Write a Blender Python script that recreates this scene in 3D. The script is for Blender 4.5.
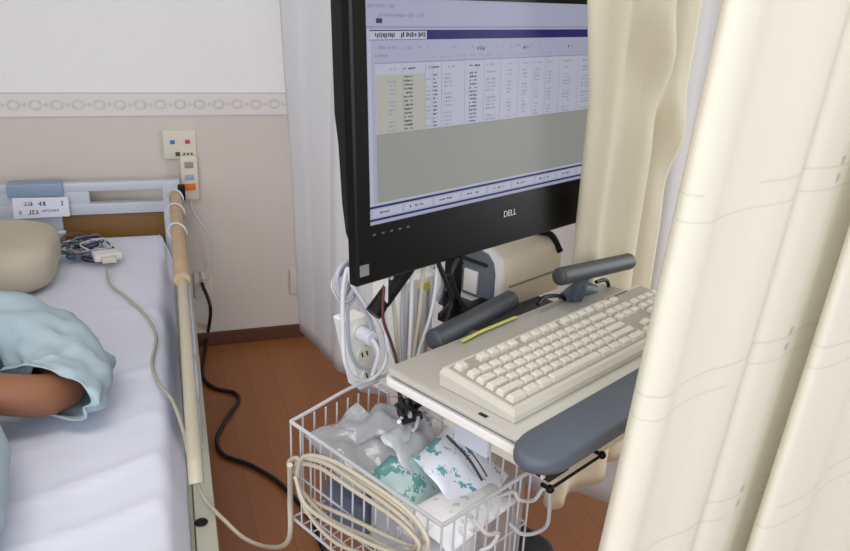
import bpy, bmesh, math, random
import numpy as np
from mathutils import Vector, Matrix, noise
random.seed(7)
scene = bpy.context.scene
for o in list(bpy.data.objects): bpy.data.objects.remove(o)
COL = scene.collection

# ---------------------------------------------------------------- camera
CAM_H = 1.52
F_PX = 770.57
AX_X = np.array([2275.0, -182.0, F_PX]); AX_X /= np.linalg.norm(AX_X)
AX_Y = np.array([-285.0, -300.0, F_PX]); AX_Y /= np.linalg.norm(AX_Y)
AX_Y -= AX_X * (AX_X @ AX_Y); AX_Y /= np.linalg.norm(AX_Y)
AX_Z = -np.cross(AX_X, AX_Y)
if AX_Z[1] > 0: AX_Z = -AX_Z
RC = np.array([AX_X, AX_Y, AX_Z])            # camera frame (right, down, forward) -> world
cam_d = bpy.data.cameras.new('camera')
cam = bpy.data.objects.new('camera', cam_d); COL.objects.link(cam)
cam_d.sensor_fit = 'HORIZONTAL'; cam_d.sensor_width = 36; cam_d.lens = F_PX / 850 * 36
cam_d.clip_start = 0.02
r_, d_, f_ = RC[:, 0], RC[:, 1], RC[:, 2]
cam.matrix_world = Matrix(((r_[0], -d_[0], -f_[0], 0), (r_[1], -d_[1], -f_[1], 0), (r_[2], -d_[2], -f_[2], CAM_H), (0, 0, 0, 1)))
scene.camera = cam

# ---------------------------------------------------------------- light
scene.view_settings.view_transform = 'Standard'; scene.view_settings.look = 'None'
scene.view_settings.exposure = 0.0; scene.view_settings.gamma = 1.0
world = bpy.data.worlds.new('world'); scene.world = world; world.use_nodes = True
bg = world.node_tree.nodes['Background']; bg.inputs[0].default_value = (0.80, 0.88, 1.0, 1); bg.inputs[1].default_value = 0.55

def area(name, loc, target, sx, sy, power, color):
    l = bpy.data.lights.new(name, 'AREA'); l.shape = 'RECTANGLE'; l.size = sx; l.size_y = sy; l.energy = power; l.color = color
    o = bpy.data.objects.new(name, l); COL.objects.link(o); o.location = loc
    o.rotation_euler = (Vector(target) - Vector(loc)).to_track_quat('-Z', 'Y').to_euler(); return o
area('window_daylight', (2.85, 0.9, 1.5), (0.3, 1.4, 0.8), 1.9, 1.5, 40, (0.93, 0.96, 1.0))
area('rear_fill_light', (-0.7, -1.55, 1.8), (0.3, 1.8, 0.85), 2.6, 1.5, 62, (0.93, 0.96, 1.0))  # fill light added behind the camera; no window stands there
area('added_ceiling_fill', (-0.35, 0.9, 2.46), (-0.35, 0.9, 0.0), 1.2, 0.6, 13, (1.0, 0.95, 0.88))  # added overhead fill; its source is out of view

# ---------------------------------------------------------------- frames
TH = math.radians(25.4); CT, ST = math.cos(TH), math.sin(TH)
def K(u, n, z): return Vector((CT * u - ST * n, ST * u + CT * n, z))   # cart frame -> world
def _ray(px, py): return RC @ np.array([px - 425.0, py - 275.5, F_PX])
def on_y(px, py, y):
    d = _ray(px, py); t = y / d[1]; return Vector((d[0] * t, y, CAM_H + d[2] * t))
def on_z(px, py, z):
    d = _ray(px, py); t = (z - CAM_H) / d[2]; return Vector((d[0] * t, d[1] * t, z))
def on_n(px, py, n):
    d = _ray(px, py); k = -ST * d[0] + CT * d[1]; t = n / k; return Vector((d[0] * t, d[1] * t, CAM_H + d[2] * t))
def on_u(px, py, u):
    d = _ray(px, py); k = CT * d[0] + ST * d[1]; t = u / k; return Vector((d[0] * t, d[1] * t, CAM_H + d[2] * t))

# ---------------------------------------------------------------- materials
MATS = {}
def mat(name, col, rough=0.5, metal=0.0, bump=0.0, bscale=60, emit=None, es=1.0, trans=0.0, alpha=1.0, vary=0.0, vscale=8, spec=0.5, coat=0.0, sheen=0.0):
    if name in MATS: return MATS[name]
    m = bpy.data.materials.new(name); m.use_nodes = True; nt = m.node_tree; N = nt.nodes; L = nt.links
    p = N['Principled BSDF']; out = N['Material Output']
    p.inputs['Base Color'].default_value = (*col, 1); p.inputs['Roughness'].default_value = rough; p.inputs['Metallic'].default_value = metal
    p.inputs['Specular IOR Level'].default_value = spec; p.inputs['Coat Weight'].default_value = coat
    tc = N.new('ShaderNodeTexCoord')
    nz = N.new('ShaderNodeTexNoise'); nz.inputs['Scale'].default_value = vscale; nz.inputs['Detail'].default_value = 4
    L.new(tc.outputs['Object'], nz.inputs['Vector'])
    mx = N.new('ShaderNodeMix'); mx.data_type = 'RGBA'
    mx.inputs[6].default_value = (*[c * (1 - vary) for c in col], 1); mx.inputs[7].default_value = (*[min(1, c * (1 + vary)) for c in col], 1)
    L.new(nz.outputs['Fac'], mx.inputs[0]); L.new(mx.outputs[2], p.inputs['Base Color'])
    if bump:
        b = N.new('ShaderNodeTexNoise'); b.inputs['Scale'].default_value = bscale; b.inputs['Detail'].default_value = 3
        L.new(tc.outputs['Object'], b.inputs['Vector'])
        bn = N.new('ShaderNodeBump'); bn.inputs['Strength'].default_value = bump; bn.inputs['Distance'].default_value = 0.003
        L.new(b.outputs['Fac'], bn.inputs['Height']); L.new(bn.outputs[0], p.inputs['Normal'])
    if emit: p.inputs['Emission Color'].default_value = (*emit, 1); p.inputs['Emission Strength'].default_value = es
    if sheen: p.inputs['Sheen Weight'].default_value = sheen
    last = p
    if trans:
        t = N.new('ShaderNodeBsdfTranslucent'); t.inputs[0].default_value = (*col, 1); L.new(mx.outputs[2], t.inputs[0])
        ms = N.new('ShaderNodeMixShader'); ms.inputs[0].default_value = trans
        L.new(p.outputs[0], ms.inputs[1]); L.new(t.outputs[0], ms.inputs[2]); L.new(ms.outputs[0], out.inputs[0]); last = ms
    if alpha < 1:
        t = N.new('ShaderNodeBsdfTransparent'); ms = N.new('ShaderNodeMixShader'); ms.inputs[0].default_value = alpha
        L.new(t.outputs[0], ms.inputs[1]); L.new(last.outputs[0], ms.inputs[2]); L.new(ms.outputs[0], out.inputs[0])
    MATS[name] = m; return m
def srgb(r, g, b):
    f = lambda v: ((v / 255) / 12.92 if v / 255 <= 0.04045 else ((v / 255 + 0.055) / 1.055) ** 2.4)
    return (f(r), f(g), f(b))

def mathn(nt, op, a, b=None, c=None):
    n = nt.nodes.new('ShaderNodeMath'); n.operation = op
    for i, v in enumerate((a, b, c)):
        if v is None: continue
        if isinstance(v, (int, float)): n.inputs[i].default_value = v
        else: nt.links.new(v, n.inputs[i])
    return n.outputs[0]
def mixc(nt, fac, a, b):
    n = nt.nodes.new('ShaderNodeMix'); n.data_type = 'RGBA'
    for i, v in ((0, fac), (6, a), (7, b)):
        if isinstance(v, tuple): n.inputs[i].default_value = (*v, 1)
        elif isinstance(v, (int, float)): n.inputs[i].default_value = v
        else: nt.links.new(v, n.inputs[i])
    return n.outputs[2]

def wall_material(border=True):
    m = bpy.data.materials.new('wallpaper'); m.use_nodes = True; nt = m.node_tree; p = nt.nodes['Principled BSDF']
    p.inputs['Roughness'].default_value = 0.75
    tc = nt.nodes.new('ShaderNodeTexCoord'); sp = nt.nodes.new('ShaderNodeSeparateXYZ'); nt.links.new(tc.outputs['Object'], sp.inputs[0])
    z = sp.outputs[2]
    up = mathn(nt, 'GREATER_THAN', z, 1.05)
    c = mixc(nt, up, srgb(212, 204, 196), srgb(240, 240, 241))
    nz = nt.nodes.new('ShaderNodeTexNoise'); nz.inputs['Scale'].default_value = 220; nt.links.new(tc.outputs['Object'], nz.inputs['Vector'])
    mp = nt.nodes.new('ShaderNodeMapping'); mp.inputs['Scale'].default_value = (1, 1, 0.08); nt.links.new(tc.outputs['Object'], mp.inputs[0]); nt.links.new(mp.outputs[0], nz.inputs['Vector'])
    c = mixc(nt, mathn(nt, 'MULTIPLY', nz.outputs['Fac'], 0.10), c, (0.42, 0.40, 0.38))
    nt.links.new(c, p.inputs['Base Color'])
    bn = nt.nodes.new('ShaderNodeBump'); bn.inputs['Strength'].default_value = 0.25; bn.inputs['Distance'].default_value = 0.002
    nt.links.new(nz.outputs['Fac'], bn.inputs['Height']); nt.links.new(bn.outputs[0], p.inputs['Normal'])
    return m
def border_material():
    m = bpy.data.materials.new('border_paper'); m.use_nodes = True; nt = m.node_tree; p = nt.nodes['Principled BSDF']
    p.inputs['Roughness'].default_value = 0.6
    tc = nt.nodes.new('ShaderNodeTexCoord'); sp = nt.nodes.new('ShaderNodeSeparateXYZ'); nt.links.new(tc.outputs['Object'], sp.inputs[0])
    x, z = sp.outputs[0], sp.outputs[2]
    xm = mathn(nt, 'SUBTRACT', mathn(nt, 'FLOORED_MODULO', x, 0.0735), 0.0368)
    zz = mathn(nt, 'SUBTRACT', z, 1.052)
    d = mathn(nt, 'SQRT', mathn(nt, 'ADD', mathn(nt, 'POWER', mathn(nt, 'MULTIPLY', mathn(nt, 'ABSOLUTE', xm), 0.8), 2), mathn(nt, 'POWER', mathn(nt, 'ABSOLUTE', zz), 2)))
    ring = mathn(nt, 'LESS_THAN', mathn(nt, 'ABSOLUTE', mathn(nt, 'SUBTRACT', d, 0.0155)), 0.0045)
    dot = mathn(nt, 'LESS_THAN', mathn(nt, 'ADD', mathn(nt, 'ABSOLUTE', mathn(nt, 'SUBTRACT', mathn(nt, 'ABSOLUTE', xm), 0.0368)), mathn(nt, 'ABSOLUTE', zz)), 0.010)
    line = mathn(nt, 'GREATER_THAN', mathn(nt, 'ABSOLUTE', zz), 0.0415)
    nz = nt.nodes.new('ShaderNodeTexNoise'); nz.inputs['Scale'].default_value = 60; nt.links.new(tc.outputs['Object'], nz.inputs['Vector'])
    f = mathn(nt, 'MULTIPLY', mathn(nt, 'MAXIMUM', ring, dot), mathn(nt, 'MULTIPLY', nz.outputs['Fac'], 0.95))
    c = mixc(nt, f, srgb(222, 219, 216), srgb(186, 182, 178))
    c = mixc(nt, mathn(nt, 'MULTIPLY', line, 0.55), c, srgb(170, 164, 158))
    nt.links.new(c, p.inputs['Base Color']); return m
def floor_material():
    m = bpy.data.materials.new('floor_wood'); m.use_nodes = True; nt = m.node_tree; p = nt.nodes['Principled BSDF']
    tc = nt.nodes.new('ShaderNodeTexCoord')
    mp = nt.nodes.new('ShaderNodeMapping'); nt.links.new(tc.outputs['Object'], mp.inputs[0]); mp.inputs['Rotation'].default_value = (0, 0, math.pi / 2)
    br = nt.nodes.new('ShaderNodeTexBrick'); nt.links.new(mp.outputs[0], br.inputs['Vector'])
    br.inputs['Scale'].default_value = 1; br.inputs['Brick Width'].default_value = 0.9; br.inputs['Row Height'].default_value = 0.10; br.inputs['Mortar Size'].default_value = 0.0012
    br.inputs['Color1'].default_value = (*srgb(160, 102, 58), 1); br.inputs['Color2'].default_value = (*srgb(152, 94, 52), 1); br.inputs['Mortar'].default_value = (*srgb(124, 74, 40), 1)
    g = nt.nodes.new('ShaderNodeTexNoise'); m2 = nt.nodes.new('ShaderNodeMapping'); m2.inputs['Scale'].default_value = (40, 3, 1)
    nt.links.new(tc.outputs['Object'], m2.inputs[0]); nt.links.new(m2.outputs[0], g.inputs['Vector']); g.inputs['Scale'].default_value = 1.5; g.inputs['Detail'].default_value = 5
    c = mixc(nt, mathn(nt, 'MULTIPLY', g.outputs['Fac'], 0.5), br.outputs['Color'], srgb(128, 78, 40))
    nt.links.new(c, p.inputs['Base Color']); p.inputs['Roughness'].default_value = 0.38
    return m
def curtain_material(name, col, trans, pattern=None, rep=0.2, z0=0.0, warm=0.0):
    m = bpy.data.materials.new(name); m.use_nodes = True; nt = m.node_tree; p = nt.nodes['Principled BSDF']; out = nt.nodes['Material Output']
    p.inputs['Roughness'].default_value = 0.8; p.inputs['Specular IOR Level'].default_value = 0.15
    uv = nt.nodes.new('ShaderNodeUVMap'); sp = nt.nodes.new('ShaderNodeSeparateXYZ'); nt.links.new(uv.outputs[0], sp.inputs[0])
    x, z = sp.outputs[0], sp.outputs[1]                  # metres along the cloth, metres of height
    wv = nt.nodes.new('ShaderNodeTexNoise'); mp = nt.nodes.new('ShaderNodeMapping'); mp.inputs['Scale'].default_value = (900, 120, 1)
    nt.links.new(uv.outputs[0], mp.inputs[0]); nt.links.new(mp.outputs[0], wv.inputs['Vector']); wv.inputs['Scale'].default_value = 1
    c = mixc(nt, mathn(nt, 'MULTIPLY', wv.outputs['Fac'], 0.05), col, tuple(v * 0.6 for v in col))
    if pattern:
        zm = mathn(nt, 'FLOORED_MODULO', mathn(nt, 'SUBTRACT', z, z0), rep)
        l1 = mathn(nt, 'LESS_THAN', mathn(nt, 'ABSOLUTE', mathn(nt, 'SUBTRACT', zm, rep * 0.5)), 0.0013)
        l2 = mathn(nt, 'LESS_THAN', mathn(nt, 'ABSOLUTE', mathn(nt, 'SUBTRACT', zm, rep * 0.5 - 0.026)), 0.0010)
        brk = nt.nodes.new('ShaderNodeTexNoise'); brk.inputs['Scale'].default_value = 9; nt.links.new(uv.outputs[0], brk.inputs['Vector'])
        bm_ = mathn(nt, 'GREATER_THAN', brk.outputs['Fac'], 0.44)
        ln = mathn(nt, 'MULTIPLY', mathn(nt, 'MAXIMUM', l1, l2), bm_)
        xm = mathn(nt, 'ABSOLUTE', mathn(nt, 'SUBTRACT', mathn(nt, 'FLOORED_MODULO', mathn(nt, 'SUBTRACT', x, pattern), 0.46), 0.23))
        sq = None
        for dz in (-0.006, -0.026):
            q = mathn(nt, 'MULTIPLY', mathn(nt, 'LESS_THAN', xm, 0.005), mathn(nt, 'LESS_THAN', mathn(nt, 'ABSOLUTE', mathn(nt, 'SUBTRACT', zm, rep * 0.5 + 0.012 + dz)), 0.0048))
            sq = q if sq is None else mathn(nt, 'MAXIMUM', sq, q)
        c = mixc(nt, mathn(nt, 'MULTIPLY', ln, 0.16), c, srgb(150, 152, 140))
        c = mixc(nt, mathn(nt, 'MULTIPLY', sq, 0.42), c, srgb(158, 166, 150))
    nt.links.new(c, p.inputs['Base Color'])
    t = nt.nodes.new('ShaderNodeBsdfTranslucent'); nt.links.new(mixc(nt, warm, c, srgb(250, 230, 180)), t.inputs[0])
    ms = nt.nodes.new('ShaderNodeMixShader'); ms.inputs[0].default_value = trans
    nt.links.new(p.outputs[0], ms.inputs[1]); nt.links.new(t.outputs[0], ms.inputs[2]); nt.links.new(ms.outputs[0], out.inputs[0])
    return m

M_white = mat('white_plastic', srgb(226, 225, 222), 0.4, bump=0.05)
M_cream = mat('cream_plastic', srgb(218, 212, 196), 0.45, bump=0.05)
M_tray = mat('tray_plastic', srgb(184, 182, 175), 0.5, bump=0.15, bscale=400)
M_kb = mat('keyboard_plastic', srgb(196, 193, 182), 0.5)
M_key = mat('key_plastic', srgb(204, 201, 190), 0.45)
M_grey = mat('slate_rubber', srgb(84, 92, 104), 0.55, bump=0.2, bscale=500)
M_hand = mat('dark_grey_rubber', srgb(60, 64, 70), 0.5, bump=0.1, bscale=300)
M_black = mat('black_plastic', srgb(12, 12, 14), 0.45, spec=0.25)
M_blackm = mat('black_matt', srgb(20, 20, 22), 0.7)
M_wire = mat('white_coated_wire', srgb(188, 189, 194), 0.3)
M_cable = mat('cream_cable', srgb(190, 182, 164), 0.45)
M_cablew = mat('white_cable', srgb(212, 214, 220), 0.4)
M_cableb = mat('black_cable', srgb(24, 24, 26), 0.45)
M_bed = mat('bed_enamel', srgb(196, 202, 214), 0.35)
M_bedc = mat('bed_frame_enamel', srgb(188, 188, 172), 0.4)
M_sheet = mat('bed_sheet', srgb(230, 234, 248), 0.85, bump=0.25, bscale=25, spec=0.1)
M_pillow = mat('pillow_cloth', srgb(202, 194, 176), 0.9, bump=0.4, bscale=35, vary=0.06, spec=0.1)
M_brown = mat('brown_panel', srgb(128, 92, 44), 0.5, vary=0.1)
M_steel = mat('steel', srgb(190, 192, 196), 0.25, metal=0.9)
M_skin = mat('skin', srgb(146, 98, 70), 0.5, bump=0.1, bscale=200, vary=0.05)
M_gown = mat('gown_cloth', srgb(182, 202, 212), 0.9, bump=0.5, bscale=40, vary=0.06, vscale=20, spec=0.1, trans=0.1)
M_hair = mat('hair', srgb(36, 32, 30), 0.6, bump=0.8, bscale=120)
M_paper = mat('packet_paper', srgb(232, 233, 238), 0.6)
M_teal = mat('teal_ink', srgb(62, 140, 142), 0.6)
M_ink = mat('grey_ink', srgb(84, 86, 96), 0.7)
M_film = mat('clear_film', srgb(214, 216, 220), 0.12, alpha=0.45, spec=0.8)

# ---------------------------------------------------------------- mesh builder
ROOT = {}
def catmull(pts, sub=8, closed=False):
    P = [Vector(p) for p in pts]; n = len(P); out = []
    rng = range(n) if closed else range(n - 1)
    for i in rng:
        p1, p2 = P[i], P[(i + 1) % n]
        p0 = P[(i - 1) % n] if (closed or i > 0) else p1 * 2 - p2
        p3 = P[(i + 2) % n] if (closed or i + 2 < n) else p2 * 2 - p1
        for k in range(sub):
            t = k / sub
            out.append(0.5 * ((2 * p1) + (p2 - p0) * t + (2 * p0 - 5 * p1 + 4 * p2 - p3) * t * t + (3 * p1 - p0 - 3 * p2 + p3) * t ** 3))
    if not closed: out.append(P[-1].copy())
    return out
class MB:
    def __init__(s, cart=False, tilt=0.0): s.bm = bmesh.new(); s.cart = cart; s.mi = 0; s.tilt = tilt
    def V(s, co):
        if s.tilt: co = (co[0], co[1] + s.tilt * (co[2] - 1.133), co[2])
        return s.bm.verts.new(K(*co) if s.cart else Vector(co))
    def face(s, vs):
        try: f = s.bm.faces.new(vs); f.material_index = s.mi; return f
        except ValueError: return None
    def box(s, x0, x1, y0, y1, z0, z1, bev=0.0, taper=0.0, seg=2):
        t = taper
        co = [(x0, y0, z0), (x1, y0, z0), (x1, y1, z0), (x0, y1, z0), (x0 + t, y0 + t, z1), (x1 - t, y0 + t, z1), (x1 - t, y1 - t, z1), (x0 + t, y1 - t, z1)]
        v = [s.V(c) for c in co]
        fs = [s.face([v[i] for i in q]) for q in ((3, 2, 1, 0), (4, 5, 6, 7), (0, 1, 5, 4), (1, 2, 6, 5), (2, 3, 7, 6), (3, 0, 4, 7))]
        if bev:
            es = {e for f in fs for e in f.edges}
            r = bmesh.ops.bevel(s.bm, geom=list(es), offset=bev, segments=seg, profile=0.6, affect='EDGES')
            for f in r['faces']: f.material_index = s.mi
        return s
    def rbox(s, u0, u1, v0, v1, z0, z1, rad, bev=0.003, n=6):
        # box with rounded plan corners
        pts = []
        for cx, cy, a0 in ((u1 - rad, v1 - rad, 0), (u0 + rad, v1 - rad, 90), (u0 + rad, v0 + rad, 180), (u1 - rad, v0 + rad, 270)):
            for k in range(n + 1):
                a = math.radians(a0 + 90 * k / n); pts.append((cx + rad * math.cos(a), cy + rad * math.sin(a)))
        return s.prism(pts, z0, z1, bev)
    def prism(s, pts, z0, z1, bev=0.003):
        cx = sum(p[0] for p in pts) / len(pts); cy = sum(p[1] for p in pts) / len(pts)
        def ring(z, off):
            o = []
            for x, y in pts:
                d = math.hypot(x - cx, y - cy) or 1; o.append((x - (x - cx) / d * off, y - (y - cy) / d * off, z))
            return o
        rings = [ring(z0, bev), ring(z0 + bev, 0), ring(z1 - bev, 0), ring(z1 - bev * 0.3, bev * 0.3), ring(z1, bev)]
        return s.loft(rings)
    def loft(s, rings, cap=True, closed=False):
        R = [[s.V(c) for c in r] for r in rings]; n = len(R[0])
        m = len(R)
        for i in range(m if closed else m - 1):
            a, b = R[i], R[(i + 1) % m]
            for k in range(n): s.face((a[k], a[(k + 1) % n], b[(k + 1) % n], b[k]))
        if cap and not closed: s.face(R[0][::-1]); s.face(R[-1])
        return s
    def tube(s, pts, r, seg=8, closed=False, smooth=True, sub=8, cap=True, flat=1.0):
        P = catmull(pts, sub, closed) if smooth else [Vector(p) for p in pts]
        n = len(P); rings = []; up = None
        for i, p in enumerate(P):
            a = P[(i - 1) % n] if (closed or i) else p; b = P[(i + 1) % n] if (closed or i < n - 1) else p
            t = (b - a)
            if t.length < 1e-9: t = Vector((0, 0, 1))
            t.normalize()
            if up is None:
                up = Vector((0, 0, 1)) if abs(t.z) < 0.9 else Vector((1, 0, 0))
            side = t.cross(up)
            if side.length < 1e-6: side = t.orthogonal()
            side.normalize(); up = side.cross(t).normalized()
            rr = r(i / (n - 1)) if callable(r) else r
            rings.append([p + side * math.cos(2 * math.pi * k / seg) * rr + up * math.sin(2 * math.pi * k / seg) * rr * flat for k in range(seg)])
        return s.loft(rings, cap, closed)
    def cyl(s, a, b, r, seg=16, r2=None):
        a, b = Vector(a), Vector(b); t = (b - a).normalized(); e = t.orthogonal().normalized(); f = t.cross(e)
        rr = r if r2 is None else r2; bv = min(r, rr) * 0.12; L = (b - a).length; bv = min(bv, L * 0.3)
        def ring(c, q): return [c + (e * math.cos(2 * math.pi * k / seg) + f * math.sin(2 * math.pi * k / seg)) * q for k in range(seg)]
        return s.loft([ring(a, r - bv), ring(a + t * bv, r), ring(b - t * bv, rr), ring(b, rr - bv)])
    def ell(s, c, rx, ry, rz, nu=20, nv=12, nz=0.0, ns=6, p=1.0):
        c = Vector(c); rings = []
        sg = lambda v, e: math.copysign(abs(v) ** e, v)
        for j in range(1, nv):
            ph = math.pi * j / nv
            ring = []
            for i in range(nu):
                a = 2 * math.pi * i / nu
                q = Vector((rx * sg(math.cos(a), p) * sg(math.sin(ph), p), ry * sg(math.sin(a), p) * sg(math.sin(ph), p), -rz * sg(math.cos(ph), p)))
                if nz: q *= 1 + nz * noise.noise(q * ns + c * 3)
                ring.append(c + q)
            rings.append(ring)
        R = [[s.V(v) for v in r] for r in rings]
        for a, b in zip(R, R[1:]):
            for k in range(nu): s.face((a[k], a[(k + 1) % nu], b[(k + 1) % nu], b[k]))
        lo = s.V(c - Vector((0, 0, rz))); hi = s.V(c + Vector((0, 0, rz)))
        for k in range(nu): s.face((lo, R[0][(k + 1) % nu], R[0][k])); s.face((R[-1][k], R[-1][(k + 1) % nu], hi))
        return s
    def build(s, name, m, parent=None, smooth=True, angle=40, recalc=True):
        bm = s.bm
        if recalc: bmesh.ops.recalc_face_normals(bm, faces=bm.faces)
        off = Vector((0, 0, 0))
        if parent is not None: off = ROOT[parent.name]
        else:
            xs = [v.co for v in bm.verts]; off = Vector((sum(v.x for v in xs) / len(xs), sum(v.y for v in xs) / len(xs), min(v.z for v in xs)))
            if getattr(s, 'keep', False): off = Vector((0, 0, 0))
        for v in bm.verts: v.co -= off
        me = bpy.data.meshes.new(name); bm.to_mesh(me); bm.free()
        for q in (m if isinstance(m, (list, tuple)) else [m]): me.materials.append(q)
        if smooth:
            for p in me.polygons: p.use_smooth = True
            try: me.set_sharp_from_angle(angle=math.radians(angle))
            except Exception: pass
        o = bpy.data.objects.new(name, me); COL.objects.link(o)
        if parent is not None: o.parent = parent; ROOT[o.name] = off
        else: o.location = off; ROOT[o.name] = off
        return o
def tag(o, label=None, cat=None, group=None, kind=None):
    if label: o['label'] = label
    if cat: o['category'] = cat
    if group: o['group'] = group
    if kind: o['kind'] = kind
    return o
def thing(name, loc, label, cat, group=None):
    o = bpy.data.objects.new(name, None); COL.objects.link(o); o.location = loc; o.empty_display_size = 0.05
    ROOT[o.name] = Vector(loc); return tag(o, label, cat, group)
def text_mesh(body, size, pos, xdir, updir, m, name, parent, ext=0.0003):
    cu = bpy.data.curves.new('t', 'FONT'); cu.body = body; cu.size = size; cu.align_x = 'CENTER'; cu.align_y = 'CENTER'; cu.extrude = ext
    to = bpy.data.objects.new('t', cu); COL.objects.link(to); bpy.context.view_layer.update()
    me = bpy.data.meshes.new_from_object(to.evaluated_get(bpy.context.evaluated_depsgraph_get())); bpy.data.objects.remove(to)
    x = Vector(xdir).normalized(); y = Vector(updir).normalized(); z = x.cross(y)
    off = ROOT[parent.name]
    T = Matrix((x, y, z)).transposed().to_4x4(); T.translation = Vector(pos) - off
    me.transform(T); me.materials.clear(); me.materials.append(m); me.name = name
    o = bpy.data.objects.new(name, me); COL.objects.link(o); o.parent = parent; ROOT[o.name] = off; return o
def structure(name, mb, m, smooth=False):
    mb.keep = True; return tag(mb.build(name, m, smooth=smooth), kind='structure')

# ================================================================ ROOM
WY = 3.217
b = MB(); b.box(-2.4, 3.0, -1.6, WY + 0.1, -0.1, 0.0); structure('floor', b, floor_material())
MW = wall_material()
b = MB(); b.box(-2.4, 3.0, WY, WY + 0.1, 0, 2.5); structure('wall_back', b, MW)
b = MB(); b.box(-2.5, -2.4, -1.6, WY + 0.1, 0, 2.5); structure('wall_left', b, MW)
b = MB(); b.box(-2.5, 3.1, -1.6, WY + 0.1, 2.5, 2.6); structure('ceiling', b, mat('ceiling_paint', srgb(236, 235, 232), 0.9))
b = MB(); b.box(3.0, 3.1, -1.6, -0.2, 0, 2.5); b.box(3.0, 3.1, 2.0, WY + 0.1, 0, 2.5); b.box(3.0, 3.1, -0.2, 2.0, 0, 0.7); b.box(3.0, 3.1, -0.2, 2.0, 2.3, 2.5); structure('wall_right', b, MW)
b = MB(); b.box(2.98, 3.05, -0.25, -0.2, 0.65, 2.35); b.box(2.98, 3.05, 2.0, 2.05, 0.65, 2.35); b.box(2.98, 3.05, -0.2, 2.0, 0.65, 0.7); b.box(2.98, 3.05, -0.2, 2.0, 2.3, 2.35); b.box(3.0, 3.04, 0.88, 0.92, 0.7, 2.3)
structure('window_1', b, M_white)
b = MB(); b.box(-2.4, 3.0, WY - 0.004, WY, 1.006, 1.098); structure('trim_1', b, border_material())
b = MB(); b.box(-2.4, 3.0, WY - 0.014, WY, 0.0, 0.062, 0.003); structure('baseboard_back', b, mat('baseboard_vinyl', srgb(92, 56, 38), 0.5))
t = thing('added_ceiling_light', (-0.35, 0.9, 2.47), 'added unseen flat rectangular ceiling light with a white diffuser above the bed', 'ceiling light')
b = MB(); b.box(-1.0, 0.3, 0.55, 1.25, 2.475, 2.4985, 0.005); b.build('housing', M_white, t)  # unseen fixture added to go with the overhead fill

# outlets on the wall
def outlet(px, py, label):
    p = on_y(px, py, WY); t = thing('wall_outlet', (p.x, WY - 0.008, p.z - 0.058), label, 'wall outlet')
    b = MB(); b.box(p.x - 0.036, p.x + 0.036, WY - 0.008, WY - 0.0005, p.z - 0.058, p.z + 0.058, 0.003); b.build('cover_plate', M_cream, t)
    for dz in (-0.022, 0.022):
        b = MB(); b.box(p.x - 0.014, p.x + 0.014, WY - 0.010, WY - 0.0075, p.z + dz - 0.012, p.z + dz + 0.012, 0.002); s = b.build('socket', M_white, t)
        b = MB()
        for dx in (-0.006, 0.006): b.box(p.x + dx - 0.0012, p.x + dx + 0.0012, WY - 0.0104, WY - 0.0098, p.z + dz - 0.004, p.z + dz + 0.004)
        b.build('slot', M_blackm, s)
outlet(203, 284, 'cream wall outlet low on the wall beside the bed head')
outlet(298, 281, 'cream wall outlet half behind the white curtain edge')

# nurse call plate and handset
p0 = on_y(162, 130, WY); p1 = on_y(198, 155, WY)
cx0, cx1, cz1, cz0 = p0.x, p1.x - 0.005, p0.z, p0.z - 0.115
t = thing('nurse_call_plate', (cx0, WY - 0.012, cz0), 'cream square wall plate with blue and red buttons above the bed', 'nurse call plate')
b = MB(); b.box(cx0, cx1, WY - 0.012, WY - 0.0005, cz0, cz1, 0.003); b.build('plate', M_cream, t)
for (fx, fz, nm, cc) in ((0.28, 0.60, 'blue button', srgb(40, 120, 190)), (0.74, 0.60, 'red button', srgb(190, 60, 110)), (0.42, 0.18, 'dark jack', srgb(70, 70, 66))):
    x = cx0 + (cx1 - cx0) * fx; z = cz0 + (cz1 - cz0) * fz
    b = MB(); b.box(x - 0.009, x + 0.009, WY - 0.0145, WY - 0.0115, z - 0.008, z + 0.008, 0.002); tag(b.build('button' if 'jack' not in nm else 'jack', mat(nm.replace(' ', '_'), cc, 0.4), t), nm)
for k in range(3):
    x = cx0 + (cx1 - cx0) * (0.62 + 0.11 * k); z = cz0 + (cz1 - cz0) * 0.18
    b = MB(); b.box(x - 0.004, x + 0.004, WY - 0.0135, WY - 0.0115, z - 0.004, z + 0.004); b.build('marking', M_ink, t)
q0 = on_y(179, 153, WY); q1 = on_y(199, 197, WY)
hx0, hx1, hz1, hz0 = q0.x, q1.x, q0.z - 0.005, q1.z
t = thing('nurse_call_handset', ((hx0 + hx1) / 2, WY - 0.04, hz0), 'slim cream handset with orange call button hanging from the wall plate', 'handset')
b = MB(); b.box(hx0, hx1, WY - 0.04, WY - 0.0125, hz0, hz1, 0.006); b.build('body', M_cream, t)
hm = (hx0 + hx1) / 2; hh = hz1 - hz0
for fz, w, h_, cc, nm in ((0.80, 0.017, 0.013, srgb(150, 152, 140), 'grey key'), (0.52, 0.017, 0.011, srgb(150, 170, 196), 'blue grey key'), (0.30, 0.021, 0.014, srgb(236, 120, 40), 'orange call button')):
    b = MB(); b.box(hm - w, hm + w, WY - 0.043, WY - 0.0395, hz0 + hh * fz - h_, hz0 + hh * fz + h_, 0.002); tag(b.build('button', mat(nm.replace(' ', '_'), cc, 0.4), t), nm)
b = MB(); b.tube([(hm, WY - 0.026, hz0 + 0.006), (hm + 0.005, WY - 0.03, hz0 - 0.05), (hm + 0.06, WY - 0.03, hz0 - 0.16), (hm + 0.07, WY - 0.02, hz0 - 0.28), (hm + 0.04, WY - 0.02, hz0 - 0.38), (hm + 0.02, WY - 0.01, 0.36)], 0.003); b.build('cord', M_cablew, t)

# ================================================================ BED
HY = 3.09
MT = 0.58
bed = thing('hospital_bed', (0, 1.2, 0), 'white and grey metal hospital bed against the back wall', 'bed')
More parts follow.
